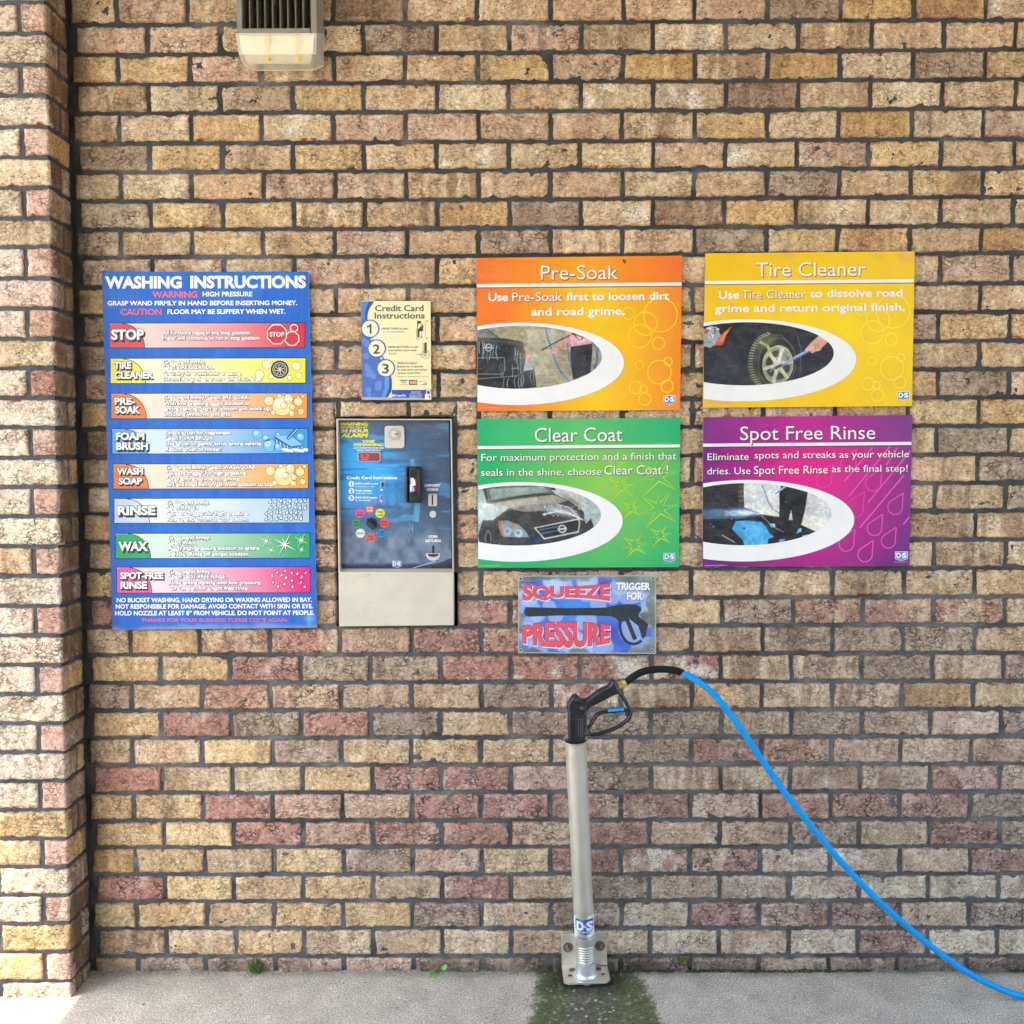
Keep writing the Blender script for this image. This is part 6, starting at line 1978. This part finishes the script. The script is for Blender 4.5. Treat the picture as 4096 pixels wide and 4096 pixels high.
for cx in (362, 392, 410):
    y = 880
    while y < 1110:
        hh = rr.uniform(8, 34); gs.rect(cx, y, cx + 9, y + hh, (.10, .10, .11), 1); y += hh + rr.uniform(6, 14)
q.build('rating_label', M_BLACK, g)
for x, y, r in ((333, 645, .0028), (265, 805, .0028), (452, 818, .0028), (408, 750, .0052), (468, 1075, .0052), (824, 425, .003), (902, 556, .003)):
    p = P4(x, y, GD + .016); q = Acc()
    yy = -GD - (.0155 if x < 500 else .014)
    lathe(q, (p.x, yy, p.z), (0, -1, 0), [(0, r), (.0012, r), (.0016, r * .8)], (.05, .05, .055), 14)
    q.build('screw', M_BLACK, g)
def p3(pts, d=GD): return [tuple(P4(x, y, d)) for x, y in pts]
q = Acc()
tube(q, catmull(p3([(905, 560), (960, 640), (1015, 740), (1038, 800), (1022, 862), (960, 930), (850, 1000), (700, 1058), (600, 1086), (510, 1080), (470, 1040)]), 5), .0054, GB, 12, True, 1.4)
q.build('trigger_guard', M_BLACK, g)
q = Acc()
tube(q, catmull(p3([(490, 1005), (535, 945), (570, 880), (620, 825), (700, 798), (800, 792), (950, 775), (985, 795), (995, 845)]), 5), .0052, GB, 12, True, 1.4)
trg = q.build('trigger', M_BLACK, g)
q = Acc()
bevel_plate(q, g2d([(748, 778), (850, 766), (945, 754), (960, 762), (962, 786), (950, 794), (850, 800), (752, 808)]), -GD - .0085, -GD + .0085, .003, rgb('#2aa2ea', .8))
q.build('trigger_insert', M_RUBBER, trg)
ftd = (P4(1000, 402, GD) - P4(890, 462, GD)).normalized()
q = Acc(); f0 = P4(868, 474, GD)
px = .31056 / 1500
lathe(q, f0, ftd, [(0, .0085), (.004, .0088), (.0045, .0108), (.018, .0108), (.0185, .009)], rgb('#d9b23c', .85), 6, True)
q.build('brass_nut', M_STEEL, g)
q = Acc()
lathe(q, f0 + ftd * .018, ftd, [(0, .0088), (.004, .0092), (.0045, .0075), (.009, .0075), (.0095, .0092), (.016, .0092)], rgb('#c2c2be', .85), 20)
q.build('steel_coupling', M_STEEL, g)

# ------------------------------------------------------------------ hose
PH = lambda x, y: (2600 + x * .77433, 2640 + y * .77433)
blue = [(160, 66), (205, 84), (250, 112), (300, 150), (340, 190), (420, 287), (500, 400), (580, 520), (700, 690), (850, 880), (1000, 1058), (1150, 1215), (1280, 1335), (1440, 1470), (1600, 1588), (1760, 1678), (1932, 1738)]
hs_lab = 'bright blue pressure hose sagging from the spray gun to the ground at the right'
hs = thing('pressure_hose', tuple(back(*PH(1932, 1738), .125)), hs_lab, 'hose')
n = len(blue); W = []
for k, (x, y) in enumerate(blue):
    t = k / (n - 1)
    d = .188 + .05 * math.sin(math.pi * min(1, t * 1.2)) - .034 * t
    p = back(*PH(x, y), d)
    W.append((p.x, p.y, max(p.z, .0095)))
W += [(1.53, -.172, .0095), (1.70, -.215, .0092), (1.95, -.33, .0092)]
q = Acc(); tube(q, catmull(W, 8), .0087, rgb('#0098e4', .80), 18)
q.build('blue_hose', M_RUBBER, hs)
slv = [(978, 412), (1010, 392), (1060, 352), (1120, 315), (1180, 285), (1260, 262), (1340, 252), (1420, 247), (1500, 250), (1580, 260), (1650, 275), (1700, 292), (1712, 298)]
q = Acc()
tube(q, catmull([tuple(P4(x, y, GD)) for x, y in slv], 5), .0098, (.010, .010, .011), 18)
q.build('black_sleeve', M_RUBBER, hs)

# ------------------------------------------------------------------ weeds and moss at the wall foot
WZ = lambda x, y, d: back(1640 + x * .2381, 3780 + y * .2381, d)
wd = thing('leafy_weed', (WZ(480, 470, .02).x, -.02, 0), 'small green broad leaved weed growing at the wall foot', 'weed')
def leaf(acc, a, b, wd_, col, lift):
    a, b = Vector(a), Vector(b); d = b - a
    sd = d.cross(Vector((0, -1, 0.3))).normalized()
    V, F = [], []
    m = 9
    for i in range(m):
        t = i / (m - 1)
        wv = wd_ * math.sin(math.pi * min(1, .06 + t * .94)) ** .75 * (1 - .25 * t)
        c = a + d * t + Vector((0, -lift * math.sin(math.pi * t), 0))
        for k, s_ in enumerate((-1, -.5, 0, .5, 1)):
            V.append(c + sd * (wv * s_) + Vector((0, -abs(s_) * wv * .35, 0)))
    for i in range(m - 1):
        for k in range(4):
            o = i * 5 + k
            F.append((o, o + 1, o + 6, o + 5))
    acc.add(V, F, col, True)
for (p0, p1, wv, col) in (((470, 440, .018), (268, 488, .040), .0085, '#6fae6a'), ((470, 440, .018), (622, 325, .030), .0080, '#6fb46a'), ((462, 440, .02), (440, 365, .034), .0062, '#5a8f2e'), ((470, 440, .02), (372, 532, .045), .0070, '#86b548')):
    q = Acc()
    a_, b_ = Vector(WZ(*p0)), Vector(WZ(*p1))
    m_ = a_ + (b_ - a_) * .36
    tube(q, [a_, m_], .0012, rgb('#5a7a3a', .6), 6)
    leaf(q, m_, b_, wv, rgb(col, .85), .004)
    q.build('leaf', M_LEAF, wd)
q = Acc(); p = WZ(480, 455, .016); tube(q, [(p.x, p.y, -.002), (p.x - .001, p.y - .001, .012), tuple(WZ(470, 440, .018))], .002, rgb('#8a7f5a', .6), 7); q.build('stem', M_LEAF, wd)

GZ = lambda x, y, d: back(900 + x * .27473, 3760 + y * .27473, d)
gr = Acc(); rr = random.Random(8)
p0 = GZ(462, 505, .008)
for k in range(150):
    x0 = p0.x + rr.gauss(0, .011); y0 = -.004 - abs(rr.gauss(0, .007)); ln = rr.uniform(.010, .034) if rr.random() < .8 else rr.uniform(.03, .048)
    dx = rr.gauss(-.10, .40); dy = -rr.uniform(0, .5)
    col = rgb(rr.choice(['#4f6a22', '#5d7a26', '#3c5418', '#6f8a34', '#33471a', '#a39a6a']), .6)
    wv = rr.uniform(.0007, .0013)
    zb_ = rr.uniform(0, .022)
    mid = Vector((x0 + dx * ln * .5, y0 + dy * ln * .4, zb_ + ln * .6)); tip = Vector((x0 + dx * ln * 1.1, y0 + dy * ln, zb_ + ln))
    gr.add([(x0 - wv, y0, zb_), (x0 + wv, y0, zb_), (mid.x + wv * .8, mid.y, mid.z), (mid.x - wv * .8, mid.y, mid.z), tuple(tip)], [(0, 1, 2, 3), (3, 2, 4)], col)
go = gr.build('grass_tuft', M_LEAF)
tag(go, 'mossy dark green grass tuft growing against the bottom brick', 'grass tuft')
ms = Acc(); rr = random.Random(5)
pc = back(2733, 3841, .004)
for k in range(120):
    x = pc.x + rr.uniform(-.016, .016); z = pc.z + rr.uniform(-.011, .011); r = rr.uniform(.0012, .0028)
    lathe(ms, (x, -.001, z), (rr.uniform(-.4, .4), -1, rr.uniform(-.2, .6)), [(0, r), (r * .8, r * .8), (r * 1.3, r * .3)], rgb(rr.choice(['#5d6a1c', '#6f7a22', '#4a5518', '#77802a']), .6), 6)
mo = ms.build('moss_patch', M_LEAF)
tag(mo, 'small yellow green moss cushion on the low mortar joint', 'moss')
# a line of moss in the crack between slab and wall
ml = Acc(); rr = random.Random(6)
x = .30
while x < 1.75:
    dens = fbm(np.array([x * 3.0]), np.array([.5]), 77, 3)[0]
    if dens > .46 or x < .45:
        for _ in range(3):
            r = rr.uniform(.0015, .0036)
            lathe(ml, (x + rr.uniform(-.004, .004), rr.uniform(-.006, .001), rr.uniform(0, .008)), (rr.uniform(-.5, .5), -1, .7), [(0, r), (r * .8, r * .8), (r * 1.2, r * .3)], rgb(rr.choice(['#2f3a16', '#3f4a1a', '#262e14', '#56601f']), .6), 6)
    x += .0045
mk_ = ml.build('moss_line', M_LEAF)
tag(mk_, 'thin dark moss growing along the crack between slab and wall', 'moss', None, 'stuff')
